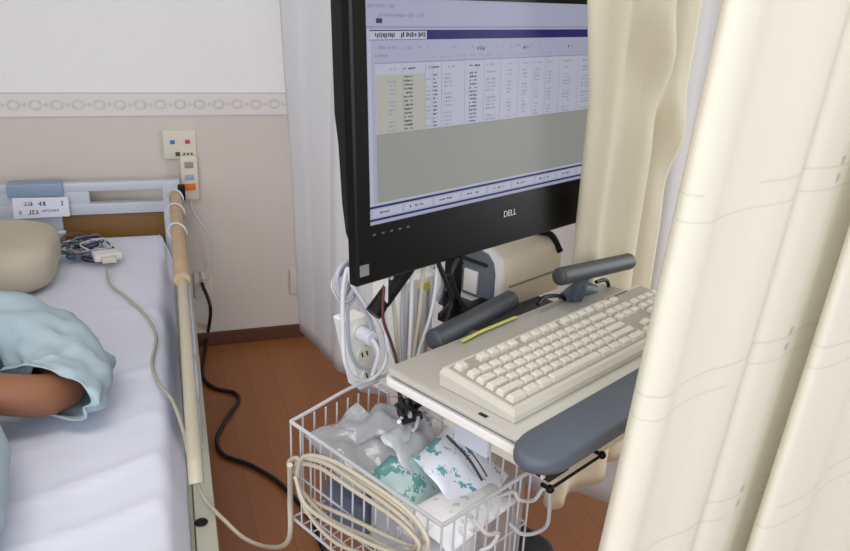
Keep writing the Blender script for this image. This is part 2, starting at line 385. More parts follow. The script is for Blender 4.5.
# headboard
hx = lambda px, py=205: on_y(px, py, HY - 0.02).x - 0.041
hz = lambda py, px=120: on_y(px, py, HY - 0.02).z
zt, z1_, z2_, z3_, z4_ = hz(182), hz(191), hz(203), hz(214), hz(236)
XL, XR = -0.93, hx(181)
b = MB()
b.box(XL, XR, HY - 0.02, HY + 0.02, z1_, zt, 0.008)
b.box(XL, XR - 0.01, HY - 0.02, HY + 0.02, z3_, z2_, 0.006)
b.box(hx(163), XR, HY - 0.0205, HY + 0.0205, 0.30, zt - 0.004, 0.008)
b.box(XL, XL + 0.06, HY - 0.0205, HY + 0.0205, 0.30, zt - 0.004, 0.008)
b.box(XL + 0.05, hx(90), HY - 0.016, HY + 0.016, z3_ + 0.002, z1_ + 0.003, 0.003)
b.box(XL + 0.05, hx(60), HY - 0.018, HY + 0.018, 0.55, z3_ + 0.004, 0.004)
b.build('headboard_frame', M_bed, bed)
b = MB(); b.box(hx(60) - 0.02, hx(165), HY + 0.002, HY + 0.014, 0.50, z3_ + 0.004, 0.003); b.build('headboard_panel', M_brown, bed)
for x in (XL + 0.03, XR - 0.03):
    b = MB(); b.cyl((x, HY, 0.085), (x, HY, 0.32), 0.018); lg = b.build('leg', M_bedc, bed)
    b = MB(); b.cyl((x - 0.015, HY, 0.045), (x + 0.015, HY, 0.045), 0.045, 20); b.build('caster', M_black, lg)
for x in (XL + 0.03, 0.03):
    b = MB(); b.cyl((x, 0.85, 0.085), (x, 0.85, 0.42), 0.018); lg = b.build('leg', M_bedc, bed)
    b = MB(); b.cyl((x - 0.015, 0.85, 0.045), (x + 0.015, 0.85, 0.045), 0.045, 20); b.build('caster', M_black, lg)
# frame beams
b = MB()
b.box(0.018, 0.060, 0.74, 3.07, 0.40, 0.475, 0.006)
b.build('frame_beam', M_bedc, bed)
b = MB(); b.box(XL + 0.01, XL + 0.05, 0.74, 3.07, 0.40, 0.475, 0.006); b.build('frame_beam', M_bedc, bed)
for y in (0.76, 1.7, 2.4, 3.0):
    b = MB(); b.box(XL + 0.03, 0.03, y, y + 0.04, 0.40, 0.439, 0.004); b.build('cross_bar', M_bedc, bed)
b = MB(); b.box(XL + 0.045, 0.016, 0.745, 3.05, 0.44, 0.455, 0.003); b.build('deck', M_bedc, bed)
b = MB(); b.box(XL + 0.02, 0.05, 0.700, 0.735, 0.36, 0.76, 0.012); b.build('footboard', M_bed, bed)
b = MB(); b.ell((0.030, 1.365, 0.479), 0.014, 0.012, 0.006, 14, 8); b.build('knob', M_black, bed)
# side rail
RX = 0.0265
rail = MB(); rail.tube([(RX, 3.02, 0.60), (RX, 3.01, 0.72), (RX, 2.95, 0.745), (RX, 2.5, 0.748), (RX, 1.9, 0.745), (RX, 1.40, 0.740), (RX, 1.23, 0.733), (RX, 1.19, 0.722), (RX, 1.175, 0.705)], 0.0135, seg=14)
rl = rail.build('side_rail', mat('rail_plastic', srgb(188, 182, 160), 0.4), bed)
b = MB(); b.tube([(RX, 2.99, 0.640), (RX, 1.48, 0.640)], 0.009, smooth=False, seg=10); b.tube([(RX, 3.0, 0.555), (RX, 1.60, 0.555)], 0.009, smooth=False, seg=10)
for y in (1.68, 1.9, 2.15, 2.4, 2.7, 2.9): b.tube([(RX, y, 0.46), (RX, y, 0.735)], 0.006, smooth=False, seg=8)
b.build('lower_bar', M_bed, rl)
b = MB(); b.tube([(RX - 0.003, 2.94, 0.752), (RX - 0.001, 2.5, 0.756), (RX, 2.05, 0.753)], 0.0215, seg=16); b.build('foam_wrap', mat('tan_foam', srgb(196, 170, 138), 0.85, bump=0.8, bscale=40, vary=0.18, vscale=30), rl)
b = MB(); b.box(RX + 0.010, RX + 0.020, 1.62, 2.35, 0.50, 0.735, 0.004); b.build('rail_panel', mat('grey_plastic_panel', srgb(172, 182, 196), 0.2, spec=0.7), rl)
b = MB(); b.box(RX - 0.012, RX + 0.012, 3.005, 3.06, 0.70, 0.72, 0.003); b.box(RX + 0.008, RX + 0.035, 3.02, 3.045, 0.715, 0.775, 0.004); b.build('clip', M_black, rl)
bed.rotation_euler = (0, 0, -0.022)

# name card
hx = lambda px, py=205: on_y(px, py, HY - 0.02).x
t = thing('name_card', (hx(40), HY - 0.03, z3_ - 0.02), 'white name card in a blue grey holder clipped on the headboard', 'name card')
b = MB(); b.box(hx(9), hx(65), HY - 0.034, HY + 0.040, z1_ - 0.008, zt + 0.006, 0.004); b.build('holder', mat('blue_grey_plastic', srgb(138, 158, 184), 0.35), t)
ca, cb = on_y(12, 198, HY - 0.038), on_y(68, 197, HY - 0.038); cc, cd = on_y(14, 219, HY - 0.046), on_y(70, 216, HY - 0.046)
b = MB(); n_ = Vector((0, -0.002, 0))
b.loft([[ca, cb, cd, cc], [ca + n_, cb + n_, cd + n_, cc + n_]]); card = b.build('card', mat('card_paper', srgb(226, 228, 242), 0.6), t, smooth=False)
b = MB()
def card_pt(s, v): return (ca.lerp(cb, s)).lerp(cc.lerp(cd, s), v) + Vector((0, -0.0026, 0))
def strokes(b, pt, s0, s1, v0, v1, n, seed):
    rr = random.Random(seed); w = (s1 - s0) / n
    for k in range(n):
        a0 = s0 + k * w; a1 = a0 + w * 0.78
        for q in range(4):
            if rr.random() < 0.5:
                vv = v0 + (v1 - v0) * (q + 0.3) / 4; r = ((a0, vv), (a1, vv), (a1, vv + (v1 - v0) * 0.13), (a0, vv + (v1 - v0) * 0.13))
            else:
                ss = a0 + (a1 - a0) * rr.random() * 0.8; r = ((ss, v0), (ss + w * 0.16, v0), (ss + w * 0.16, v1), (ss, v1))
            b.face([b.V(pt(*p)) for p in r])
strokes(b, card_pt, 0.20, 0.38, 0.20, 0.40, 3, 1); strokes(b, card_pt, 0.44, 0.62, 0.20, 0.40, 2, 2); strokes(b, card_pt, 0.86, 0.92, 0.18, 0.42, 1, 3)
strokes(b, card_pt, 0.10, 0.16, 0.62, 0.8, 1, 4); strokes(b, card_pt, 0.26, 0.46, 0.60, 0.82, 3, 5); strokes(b, card_pt, 0.5, 0.82, 0.60, 0.72, 7, 6)
b.build('writing', M_ink, card, smooth=False, recalc=False)

# mattress with sheet
def wrinkle(x, y):
    v = 0.005 * noise.noise(Vector((x * 2.2, y * 4.5, 1)))
    # long diagonal creases
    for (a, k, s0, amp, w) in ((0.35, 1.42, -0.2, 0.007, 0.018), (0.28, 1.60, -0.2, 0.005, 0.016), (0.42, 1.27, -0.1, 0.006, 0.02), (0.5, 1.80, 0, 0.005, 0.014), (0.3, 1.12, 0, 0.006, 0.02), (-0.2, 2.3, 0, 0.003, 0.03)):
        d = (y - k) - a * (x + 0.2) + 0.02 * math.sin(x * 9 + k * 7)
        v += 1.7 * amp * math.exp(-(d / w) ** 2) * (0.6 + 0.6 * noise.noise(Vector((x * 3, k * 5, 2))))
    return v
b = MB(); X0, X1, Y0, Y1 = -0.885, -0.012, 0.74, 3.045; rings = []
nx, ny = 60, 125
prof = []          # cross-section going right side bottom -> top -> left side bottom
for z in (0.456, 0.47, 0.50, 0.53, 0.55): prof.append((X1 - 0.030 * ((z - 0.456) / 0.1) ** 1.2 + 0.022, z, 0))
prof += [(X1 - 0.012, 0.568, 0), (X1 - 0.022, 0.577, 0)]
for i in range(nx + 1): prof.append((X1 - 0.032 - (X1 - X0 - 0.064) * i / nx, MT, 1))
prof += [(X0 + 0.02, 0.577, 0), (X0 + 0.008, 0.565, 0), (X0, 0.55, 0), (X0, 0.50, 0), (X0, 0.456, 0)]
for j in range(ny + 1):
    y = Y0 + (Y1 - Y0) * j / ny; e = min(1, min(y - Y0, Y1 - y) / 0.03); r = []
    for (x, z, top) in prof:
        zz = z
        if top: zz = z + wrinkle(x, y) - 0.015 * (1 - e) ** 2
        else: x += 0.003 * noise.noise(Vector((y * 7, z * 6, 0)))
        r.append((x, y, zz))
    rings.append(r)
b.loft(rings)
for v in b.bm.verts: v.co.x += 0.016 * (v.co.y - 1.2)
tag(b.build('mattress', M_sheet, smooth=True, angle=60), 'mattress under a creased white sheet on the hospital bed', 'mattress')

# pillow
b = MB(); b.ell((-0.62, 2.64, 0.655), 0.30, 0.235, 0.075, 48, 20, p=0.48)
for v in b.bm.verts:
    d = noise.noise(v.co * 5) * 0.018 + noise.noise(v.co * 13) * 0.007; v.co.z += d
    if v.co.z < 0.585: v.co.z = 0.5855
tag(b.build('pillow', M_pillow, smooth=True, angle=80), 'beige pillow under the patient at the head of the bed', 'pillow')

# ---- patient
def skin_mesh(name, verts, edges, radii, m, parent, sub=2):
    off = ROOT[parent.name]
    me = bpy.data.meshes.new(name); me.from_pydata([tuple(Vector(v) - off) for v in verts], edges, []); me.update()
    o = bpy.data.objects.new(name, me); COL.objects.link(o)
    md = o.modifiers.new('skin', 'SKIN'); md.use_smooth_shade = True; md.branch_smoothing = 0.6
    sk = me.skin_vertices[0].data
    for i, r in enumerate(radii): sk[i].radius = r if isinstance(r, tuple) else (r, r); sk[i].use_root = (i == 0)
    sb = o.modifiers.new('sub', 'SUBSURF'); sb.levels = sub; sb.render_levels = sub
    bpy.context.view_layer.update()
    m2 = bpy.data.meshes.new_from_object(o.evaluated_get(bpy.context.evaluated_depsgraph_get())); bpy.data.objects.remove(o)
    m2.name = name; m2.materials.clear(); m2.materials.append(m)
    for p in m2.polygons: p.use_smooth = True
    return m2
person = thing('person', (-0.58, 1.9, MT), 'person lying on the bed in a pale blue gown, bent arm across the belly', 'person')
BX = -0.60
V_ = []; E_ = []; R_ = []
def jv(co, r, par=None):
    V_.append(co); R_.append(r)
    if par is not None: E_.append((par, len(V_) - 1))
    return len(V_) - 1
pel = jv((BX, 1.50, 0.675), (0.145, 0.085))
bel = jv((BX, 1.66, 0.68), (0.135, 0.088), pel)
che = jv((BX, 1.86, 0.685), (0.145, 0.092), bel)
uch = jv((BX, 2.02, 0.69), (0.13, 0.082), che)
nk0 = jv((BX, 2.14, 0.70), 0.062, uch)
nk = jv((BX, 2.22, 0.715), 0.052, nk0)
hips = []
for sx in (-1, 1):
    h0 = jv((BX + sx * 0.10, 1.44, 0.670), 0.080, pel)
    kn = jv((BX + sx * 0.11, 1.16, 0.665), 0.055, h0)
    cf = jv((BX + sx * 0.115, 1.06, 0.645), 0.050, kn)
    an = jv((BX + sx * 0.12, 0.87, 0.625), 0.032, cf)
    ft = jv((BX + sx * 0.125, 0.83, 0.66), 0.032, an)
    to = jv((BX + sx * 0.135, 0.815, 0.735), (0.036, 0.020), ft)
sr = jv((BX + 0.17, 2.04, 0.685), 0.055, uch)
er = jv((BX + 0.33, 1.85, 0.655), 0.050, sr)
er2 = jv((-0.210, 1.695, 0.65), 0.050, er)
fr1 = jv((-0.255, 1.628, 0.668), 0.050, er2)
fr2 = jv((-0.355, 1.608, 0.698), 0.047, fr1)
wr = jv((-0.465, 1.610, 0.800), 0.028, fr2)
pr = jv((-0.52, 1.61, 0.822), (0.036, 0.018), wr)
sl = jv((BX - 0.17, 2.04, 0.685), 0.055, uch)
el = jv((BX - 0.23, 1.76, 0.655), 0.043, sl)
wl = jv((BX - 0.12, 1.55, 0.800), 0.027, el)
pl = jv((BX - 0.065, 1.50, 0.822), (0.036, 0.018), wl)
bodym = skin_mesh('body', V_, E_, R_, M_skin, person)
# fingers, head are merged into the same body mesh
def finger(root, tip_dir, L, curl, r=0.0085):
    root = Vector(root); d = Vector(tip_dir).normalized(); pts = [root - d * 0.012]
    p = root
    for k in range(3):
        p = p + d * L * (0.42, 0.32, 0.26)[k]; pts.append(p.copy()); d = (d + Vector((0, 0, -curl))).normalized()
    return skin_mesh('f', [tuple(q) for q in pts], [(i, i + 1) for i in range(3)], [r * 1.05, r, r * 0.93, r * 0.8], M_skin, person, 1)
extra = []
for base, dr, side, sgn in ((Vector((-0.55, 1.612, 0.830)), Vector((-1, 0.12, 0)), Vector((0.12, 1, 0)), 1), (Vector((BX - 0.04, 1.475, 0.828)), Vector((0.75, -0.66, 0)), Vector((0.66, 0.75, 0)), 1)):
    for k, L in enumerate((0.062, 0.072, 0.078, 0.070)):
        extra.append(finger(base + side * (-0.027 + 0.018 * k), dr + side * (-0.08 + 0.05 * k), L, 0.35))
    extra.append(finger(base - dr * 0.05 + side * 0.03, dr * 0.7 + side * 0.8, 0.055, 0.25, 0.0095))
bmh = bmesh.new(); bmh.from_mesh(bodym)
for e in extra: bmh.from_mesh(e)
for (c0, ang, dz) in ((Vector((-0.535, 1.611, 0.824)), 0.0, 0), (Vector((BX - 0.062, 1.496, 0.822)), -0.72, 0)):
    pb = MB(); pb.ell((0, 0, 0), 0.050, 0.040, 0.015, 20, 12, p=0.8)
    bmesh.ops.rotate(pb.bm, verts=pb.bm.verts, matrix=Matrix.Rotation(ang, 3, 'Z')); bmesh.ops.translate(pb.bm, vec=c0 - ROOT[person.name], verts=pb.bm.verts)
    pm = bpy.data.meshes.new('palm'); pb.bm.to_mesh(pm); bmh.from_mesh(pm)
# head: ellipsoid with brow, nose, lips, chin, ears; face looks up (+z), crown towards +y
hc = Vector((BX + 0.015, 2.42, 0.775)); off = ROOT[person.name]
hb = MB(); hb.ell((0, 0, 0), 0.076, 0.115, 0.097, 32, 24)
for v in hb.bm.verts:
    x, y, z = v.co
    if z > 0:
        v.co.x *= 1 - 0.22 * max(0, -y / 0.115)
        nose = math.exp(-((x / 0.011) ** 2)) * math.exp(-(((y + 0.015) / 0.022) ** 2)); v.co.z += 0.024 * nose
        v.co.z += 0.006 * math.exp(-(((y - 0.028) / 0.012) ** 2)) * (abs(x) < 0.06)
        for sx in (-1, 1): v.co.z -= 0.008 * math.exp(-(((x - sx * 0.03) / 0.014) ** 2 + ((y - 0.008) / 0.012) ** 2))
        v.co.z += 0.006 * math.exp(-((x / 0.024) ** 2 + ((y + 0.058) / 0.008) ** 2))
        v.co.z += 0.008 * math.exp(-((x / 0.024) ** 2 + ((y + 0.088) / 0.014) ** 2))
for sx in (-1, 1): hb.ell((sx * 0.078, 0.0, -0.01), 0.008, 0.018, 0.028, 12, 8)
bmesh.ops.translate(hb.bm, vec=hc - off, verts=hb.bm.verts)
tm = bpy.data.meshes.new('h'); hb.bm.to_mesh(tm); bmh.from_mesh(tm)
body_me = bpy.data.meshes.new('body'); bmh.to_mesh(body_me); bmh.free(); body_me.materials.append(M_skin)
for p in body_me.polygons: p.use_smooth = True; p.material_index = 0
bo = bpy.data.objects.new('body', body_me); COL.objects.link(bo); bo.parent = person; ROOT[bo.name] = off
for sx in (-1, 1):
    b = MB(); b.ell(hc + Vector((sx * 0.03, 0.008, 0.083)), 0.013, 0.008, 0.007, 14, 8); b.build('eyelid', mat('eyelid_skin', srgb(120, 78, 58), 0.5), person)
for sx in (-1, 1):
    b = MB(); b.tube([hc + Vector((sx * 0.016, 0.030, 0.094)), hc + Vector((sx * 0.03, 0.036, 0.093)), hc + Vector((sx * 0.046, 0.030, 0.082))], 0.003, seg=6, flat=0.6); b.build('eyebrow', M_hair, person)
b = MB(); b.ell(hc + Vector((0, -0.056, 0.086)), 0.022, 0.007, 0.008, 16, 8); b.build('lips', mat('lips_skin', srgb(146, 80, 72), 0.45), person)
b = MB(); b.ell(hc + Vector((0, 0.030, -0.010)), 0.086, 0.112, 0.098, 32, 20, nz=0.06, ns=30)
for v in b.bm.verts:
    q = v.co - hc
    lim = 0.02 + max(0, q.y - 0.04) * 1.3
    if q.z > lim and q.y < 0.10: v.co.z -= (q.z - lim) * 0.95 + 0.003
tag(b.build('hair', M_hair, person), 'short dark hair')
# gown: torso and the two wide sleeves in one cloth mesh
b = MB()
def oval(cx, y, cz, rx, rz, n=40, seed=0, wr=0.012):
    r = []
    for k in range(n):
        a = 2 * math.pi * k / n; c_, s_ = math.cos(a), math.sin(a)
        q = 1 + wr * 8 * noise.noise(Vector((c_ * 1.6, s_ * 1.6, y * 6 + seed))) * 0.5
        z = cz + rz * s_ * q; z = max(z, MT + 0.006 + 0.002 * math.sin(k)); r.append((cx + rx * c_ * q, y, z))
    return r
tor = [(2.19, 0.10, 0.065, 0.705), (2.15, 0.15, 0.085, 0.70), (2.08, 0.20, 0.10, 0.695), (2.0, 0.215, 0.112, 0.69), (1.9, 0.215, 0.118, 0.69), (1.8, 0.215, 0.118, 0.69), (1.7, 0.22, 0.112, 0.685), (1.6, 0.235, 0.11, 0.685), (1.5, 0.262, 0.108, 0.683), (1.4, 0.30, 0.108, 0.68), (1.3, 0.32, 0.105, 0.68), (1.2, 0.32, 0.10, 0.675), (1.12, 0.275, 0.095, 0.668), (1.04, 0.25, 0.088, 0.662)]
tor2 = []
for i in range(len(tor) - 1):
    for q in range(3): tor2.append(tuple(tor[i][k] + (tor[i + 1][k] - tor[i][k]) * q / 3 for k in range(4)))
tor2.append(tor[-1])
b.loft([oval(BX, y, cz, rx, rz) for (y, rx, rz, cz) in tor2], cap=False)
def sleeve(b, axis, radii, seed, skew=0.0, flat=0.72):
    P = catmull([a for a in axis], 6); n = len(P); rings = []
    for i, p in enumerate(P):
        t = (P[min(i + 1, n - 1)] - P[max(i - 1, 0)]).normalized()
        side = t.cross(Vector((0, 0, 1))).normalized(); up = side.cross(t).normalized()
        f = i / (n - 1) * (len(radii) - 1); k = min(int(f), len(radii) - 2); r = radii[k] + (radii[k + 1] - radii[k]) * (f - k)
        ring = []
        for q in range(44):
            a = 2 * math.pi * q / 44
            w = 1 + 0.20 * noise.noise(Vector((math.cos(a) * 2.0 + f * 0.9, math.sin(a) * 2.0, f * 1.3 + seed))) + 0.045 * math.sin(a * 5 + f * 3.2) + 0.03 * math.sin(a * 9 + f * 5)
            v = p + side * math.cos(a) * r * w + up * math.sin(a) * r * flat * w
            w2 = max(0, (i / (n - 1) - 0.6) / 0.4) * skew; v.x += w2 * (p.y - v.y)
            v.z = max(v.z, MT + 0.008); ring.append(v)
        rings.append(ring)
    b.loft(rings, cap=False)
sleeve(b, [(BX + 0.10, 2.05, 0.70), (BX + 0.20, 1.99, 0.70), (-0.30, 1.89, 0.680), (-0.238, 1.79, 0.668), (-0.218, 1.71, 0.664), (-0.230, 1.66, 0.668), (-0.262, 1.636, 0.674)], [0.085, 0.098, 0.100, 0.094, 0.086, 0.082, 0.078], 3, 0.85)
sleeve(b, [(BX - 0.10, 2.05, 0.70), (BX - 0.20, 1.97, 0.695), (BX - 0.24, 1.86, 0.675), (BX - 0.235, 1.76, 0.675)], [0.085, 0.09, 0.09, 0.085], 9)
g = b.build('gown', M_gown, person, angle=80)
md = g.modifiers.new('thick', 'SOLIDIFY'); md.thickness = 0.003; md.offset = 1

# ---- connector with coloured leads on the sheet
p = on_z(107, 258, 0.605)
t = thing('ecg_connector', (p.x, p.y, 0.588), 'white lead connector block with a bundle of coloured wires on the sheet near the pillow', 'cable connector')
b = MB(); b.box(-0.045, 0.045, -0.030, 0.030, 0, 0.026, 0.007)
bmesh.ops.rotate(b.bm, verts=b.bm.verts, matrix=Matrix.Rotation(0.25, 3, 'Z')); bmesh.ops.translate(b.bm, verts=b.bm.verts, vec=(p.x, p.y, 0.603)); b.build('block', M_white, t)
b = MB(); b.box(-0.022, 0.026, -0.062, -0.022, 0.002, 0.020, 0.006)
bmesh.ops.rotate(b.bm, verts=b.bm.verts, matrix=Matrix.Rotation(0.15, 3, 'Z')); bmesh.ops.translate(b.bm, verts=b.bm.verts, vec=(p.x, p.y, 0.603)); b.build('plug', M_cream, t)
cols = [('red', (176, 52, 48)), ('blue', (62, 92, 156)), ('dark_blue', (50, 58, 96)), ('green', (70, 120, 96)), ('grey', (120, 124, 134)), ('white', (206, 206, 214)), ('black', (36, 36, 42)), ('orange', (190, 120, 60)), ('light_blue', (110, 140, 176)), ('brown', (110, 78, 60)), ('silver', (168, 170, 180)), ('navy', (40, 52, 90))]
for i, (nm, c_) in enumerate(cols):
    rr = random.Random(i * 3 + 5)
    c0 = on_z(70 + 28 * rr.random(), 238 + 17 * rr.random(), 0.605); pts = []
    R0 = 0.026 + 0.02 * rr.random(); ph = rr.random() * 6
    pts.append((p.x - 0.04 + 0.007 * i, p.y + 0.026, 0.612 + 0.001 * (i % 3)))
    for k in range(11):
        a = ph + k * 1.15; z = 0.594 + 0.003 * (i % 6) + 0.002 * k * 0.5 + 0.012 * rr.random()
        pts.append((c0.x + R0 * 1.25 * math.cos(a) + 0.01 * rr.random(), c0.y + R0 * 1.5 * math.sin(a), z))
    b = MB(); b.tube(pts, 0.0034, seg=6, sub=5); tag(b.build('lead_wire', mat(nm + '_wire', srgb(*c_), 0.4), t), nm.replace('_', ' ') + ' wire')
# small white swab / clip on the leads
b = MB(); b.tube([on_z(52, 233, 0.61), on_z(66, 232, 0.612)], 0.007, smooth=False); b.build('clip', M_white, t)

# ---- cream cable across the sheet, past the rail to the cart
def pz(px, py, z): return on_z(px, py, z)
pts = [pz(106, 268, 0.60), pz(110, 284, 0.594), pz(127, 298, 0.592), pz(146, 316, 0.592), pz(156, 336, 0.594), pz(152, 362, 0.594), pz(158, 382, 0.60), pz(172, 400, 0.610), pz(183, 430, 0.60), pz(190, 462, 0.595)]
pts = [Vector(q) for q in pts] + [on_z(197, 483, 0.53), on_z(206, 501, 0.492), on_z(215, 511, 0.485), on_z(224, 520, 0.475), on_z(244, 538, 0.46), on_z(268, 547, 0.50), on_n(288, 541, 0.86), on_n(290, 500, 0.84), on_n(290, 465, 0.80)]
b = MB(); b.tube(pts, 0.0042, seg=10, sub=10); tag(b.build('monitor_cable', M_cable, angle=60), 'cream cable running down the sheet over the bed edge to the basket', 'cable')
# rail cable loops
for k, (y, lab) in enumerate(((2.90, 'topmost'), (2.72, 'middle'), (2.50, 'lowest'))):
    b = MB(); b.tube([(RX + 0.028 * math.cos(a) - 0.004 + 0.022 * (y - 1.2), y + 0.045 * math.sin(a * 0.5) - 0.02 * k, 0.754 + 0.028 * math.sin(a)) for a in [j * math.pi / 4 for j in range(8)]] , 0.0034, closed=True, seg=8)
    tag(b.build('cable_tie_loop', M_cablew), 'white loop of tubing round the tan rail padding, %s in the photo of three' % lab, 'loop', 'white loops on the rail padding')

# black cord on the floor
b = MB(); b.tube([(0.15, WY - 0.016, 0.30), (0.175, 3.12, 0.22)] + [on_z(208, 332, 0.06), on_z(205, 352, 0.012), on_z(203, 376, 0.010), on_z(215, 388, 0.009), on_z(235, 393, 0.009), on_z(238, 402, 0.009), on_z(226, 420, 0.009), on_z(217, 440, 0.009), on_z(224, 455, 0.009), on_z(248, 464, 0.009), on_z(270, 476, 0.009), on_z(288, 491, 0.009), on_z(312, 520, 0.009), on_z(330, 560, 0.009), on_z(380, 600, 0.009)], 0.0075, seg=10)
tag(b.build('floor_cable', M_cableb), 'black power cord snaking over the floor between bed and cart', 'cord')

# ================================================================ CURTAINS
def curtain(name, path, zb, zt, m, label, lean=None, nz=0.008, step=0.008, zn=40, seed=0, warp=None):
    P = []
    pts = catmull([Vector((a[0], a[1], 0)) for a in path], 24)
    L = [0.0]
    for i in range(1, len(pts)): L.append(L[-1] + (pts[i] - pts[i - 1]).length)
    tot = L[-1]; n = int(tot / step); cols_ = []
    j = 0
    for i in range(n + 1):
        d = tot * i / n
        while j < len(L) - 2 and L[j + 1] < d: j += 1
        f = (d - L[j]) / max(1e-9, L[j + 1] - L[j]); cols_.append((pts[j].lerp(pts[j + 1], min(1, f)), d))
    bm = bmesh.new(); uvl = bm.loops.layers.uv.new('UVMap'); G = []; UV = {}
    for k in range(zn + 1):
        z = zb + (zt - zb) * k / zn; row = []
        for (q, d) in cols_:
            x, y = q.x, q.y
            if warp: x, y = warp(x, y, z, d)
            x += nz * noise.noise(Vector((d * 6, z * 1.6, seed))); y += nz * noise.noise(Vector((d * 6, z * 1.6, seed + 9)))
            v = bm.verts.new(Vector((x, y, z))); UV[v] = (d, z); row.append(v)
        G.append(row)
    for k in range(zn):
        for i in range(n):
            f = bm.faces.new((G[k][i], G[k][i + 1], G[k + 1][i + 1], G[k + 1][i])); f.smooth = True
            for l in f.loops: l[uvl].uv = UV[l.vert]
    mb = MB(); mb.bm.free(); mb.bm = bm
    o = mb.build(name, m, smooth=True, angle=120, recalc=False)
    s = o.modifiers.new('cloth', 'SOLIDIFY'); s.thickness = 0.0012; s.offset = 0
    return tag(o, label, 'curtain')
def wavy(pts, amp, lam, seed=0):
    P = catmull([Vector((a[0], a[1], 0)) for a in pts], 30); out = []; d = 0; last = P[0]
    rr = random.Random(seed); ph = rr.random() * 6; acc = 0
    for i, p in enumerate(P):
        ds = (p - last).length; d += ds; last = p
        t = (P[min(i + 1, len(P) - 1)] - P[max(i - 1, 0)]).normalized(); nrm = Vector((-t.y, t.x, 0))
        if i == 0 or d - acc > lam / 6:
            acc = d; w = amp * math.sin(2 * math.pi * d / lam + ph + 1.1 * math.sin(d * 3.1)) * min(1, 0.25 + d * 4)
            out.append(p + nrm * w)
    return [(q.x, q.y) for q in out]
MC_white = curtain_material('white_curtain_cloth', srgb(244, 245, 248), 0.3)
MC_cream = curtain_material('cream_curtain_cloth', srgb(242, 238, 222), 0.42, warm=0.2)
MC_front = curtain_material('patterned_curtain_cloth', srgb(248, 247, 237), 0.40, warm=0.18, pattern=0.07, rep=0.2055, z0=0.011)
# rear white curtain along the bed bay (world plan)
def wr_(x, y, z, d):
    k = max(0, 1 - d / 0.35)
    return x - 0.05 * k * max(0, (z - 0.33)) / 1.15 * (1.0), y
curtain('bay_curtain', [(0.455, 2.56), (0.472, 2.47), (0.487, 2.42)] + wavy([(0.50, 2.31), (0.545, 2.16), (0.62, 1.95), (0.74, 1.68), (0.88, 1.45), (1.05, 1.37), (1.30, 1.36), (1.60, 1.42), (2.0, 1.5)], 0.022, 0.17, 4), 0.33, 2.42, MC_white,
        'plain white curtain hanging behind the monitor, hem above the wooden floor', warp=wr_)
# middle cream curtain gathered behind the tray (cart frame)
def mw(x, y, z, d):
    # pulled together towards the lower right below head height, and a swag
    u = CT * x + ST * y; n = -ST * x + CT * y
    k = max(0.0, min(1.0, (1.55 - z) / 0.5)); k = k * k * (3 - 2 * k)
    u0 = 1.10
    u = u0 + (u - u0) * (1 - 0.12 * k) + 0.01 * k
    if z > 1.35: u -= 0.05 * min(1, (z - 1.35) / 0.17) * max(0, 1 - d / 0.12)
    sw = 1.52 - 1.05 * (d - 0.18)          # diagonal swag crease
    n -= 0.016 * math.exp(-((z - sw) / 0.055) ** 2) * (0.15 < d < 0.75)
    n += 0.007 * math.exp(-((z - sw + 0.09) / 0.06) ** 2) * (0.15 < d < 0.75)
    q = K(u, n, z); return q.x, q.y
midp = [(1.150, 0.748), (1.122, 0.744), (1.108, 0.730), (1.113, 0.714), (1.135, 0.706), (1.155, 0.712), (1.185, 0.724), (1.215, 0.727), (1.245, 0.717), (1.275, 0.704), (1.305, 0.704), (1.325, 0.72), (1.335, 0.738), (1.36, 0.745), (1.39, 0.73), (1.43, 0.725)]
curtain('gathered_curtain', [tuple(K(a, c_, 0)[:2]) for a, c_ in midp], 0.545, 2.42, MC_cream, 'cream curtain gathered in soft folds beside the right edge of the monitor', warp=mw, nz=0.006, seed=5, zn=70)
# front curtain (cart frame), leaning edge
EN = 0.300
fp = [(0.648, 0.345), (0.636, 0.330), (0.652, 0.313), (0.69, 0.316), (0.735, 0.312), (0.77, 0.301), (0.80, 0.298), (0.825, 0.304), (0.842, 0.309), (0.86, 0.298), (0.89, 0.290), (0.92, 0.290), (0.95, 0.288), (0.985, 0.276), (0.965, 0.268), (0.93, 0.268), (0.903, 0.263), (0.895, 0.250), (0.925, 0.238), (0.98, 0.229), (1.04, 0.232), (1.10, 0.222), (1.17, 0.200), (1.25, 0.205), (1.33, 0.180), (1.42, 0.190), (1.52, 0.16)]
def fw_(x, y, z, d):
    u = CT * x + ST * y; n = -ST * x + CT * y
    u += (0.136 + 0.11 * max(0, min(1, (u - 0.62) / 0.3))) * (min(z, 1.8) - 1.0); q = K(u, n, z); return q.x, q.y
curtain('patterned_curtain', [tuple(K(a, c_, 0)[:2]) for a, c_ in fp], 0.35, 2.42, MC_front, 'pale cream curtain with thin lines and small squares in the right foreground', warp=fw_, nz=0.003, seed=2, step=0.005)
# ceiling curtain rail
b = MB(); b.box(0.43, 0.47, -0.3, 3.2, 2.44, 2.499, 0.004); b.box(0.45, 2.4, 1.40, 1.44, 2.44, 2.499, 0.004)
tag(b.build('curtain_rail', M_white), 'white ceiling track carrying the bay curtains', 'curtain rail')

# ================================================================ CART
cart = thing('computer_cart', K(1.12, 0.95, 0), 'medical computer cart with grey handles and a wide keyboard tray', 'cart')
TZ = 1.03
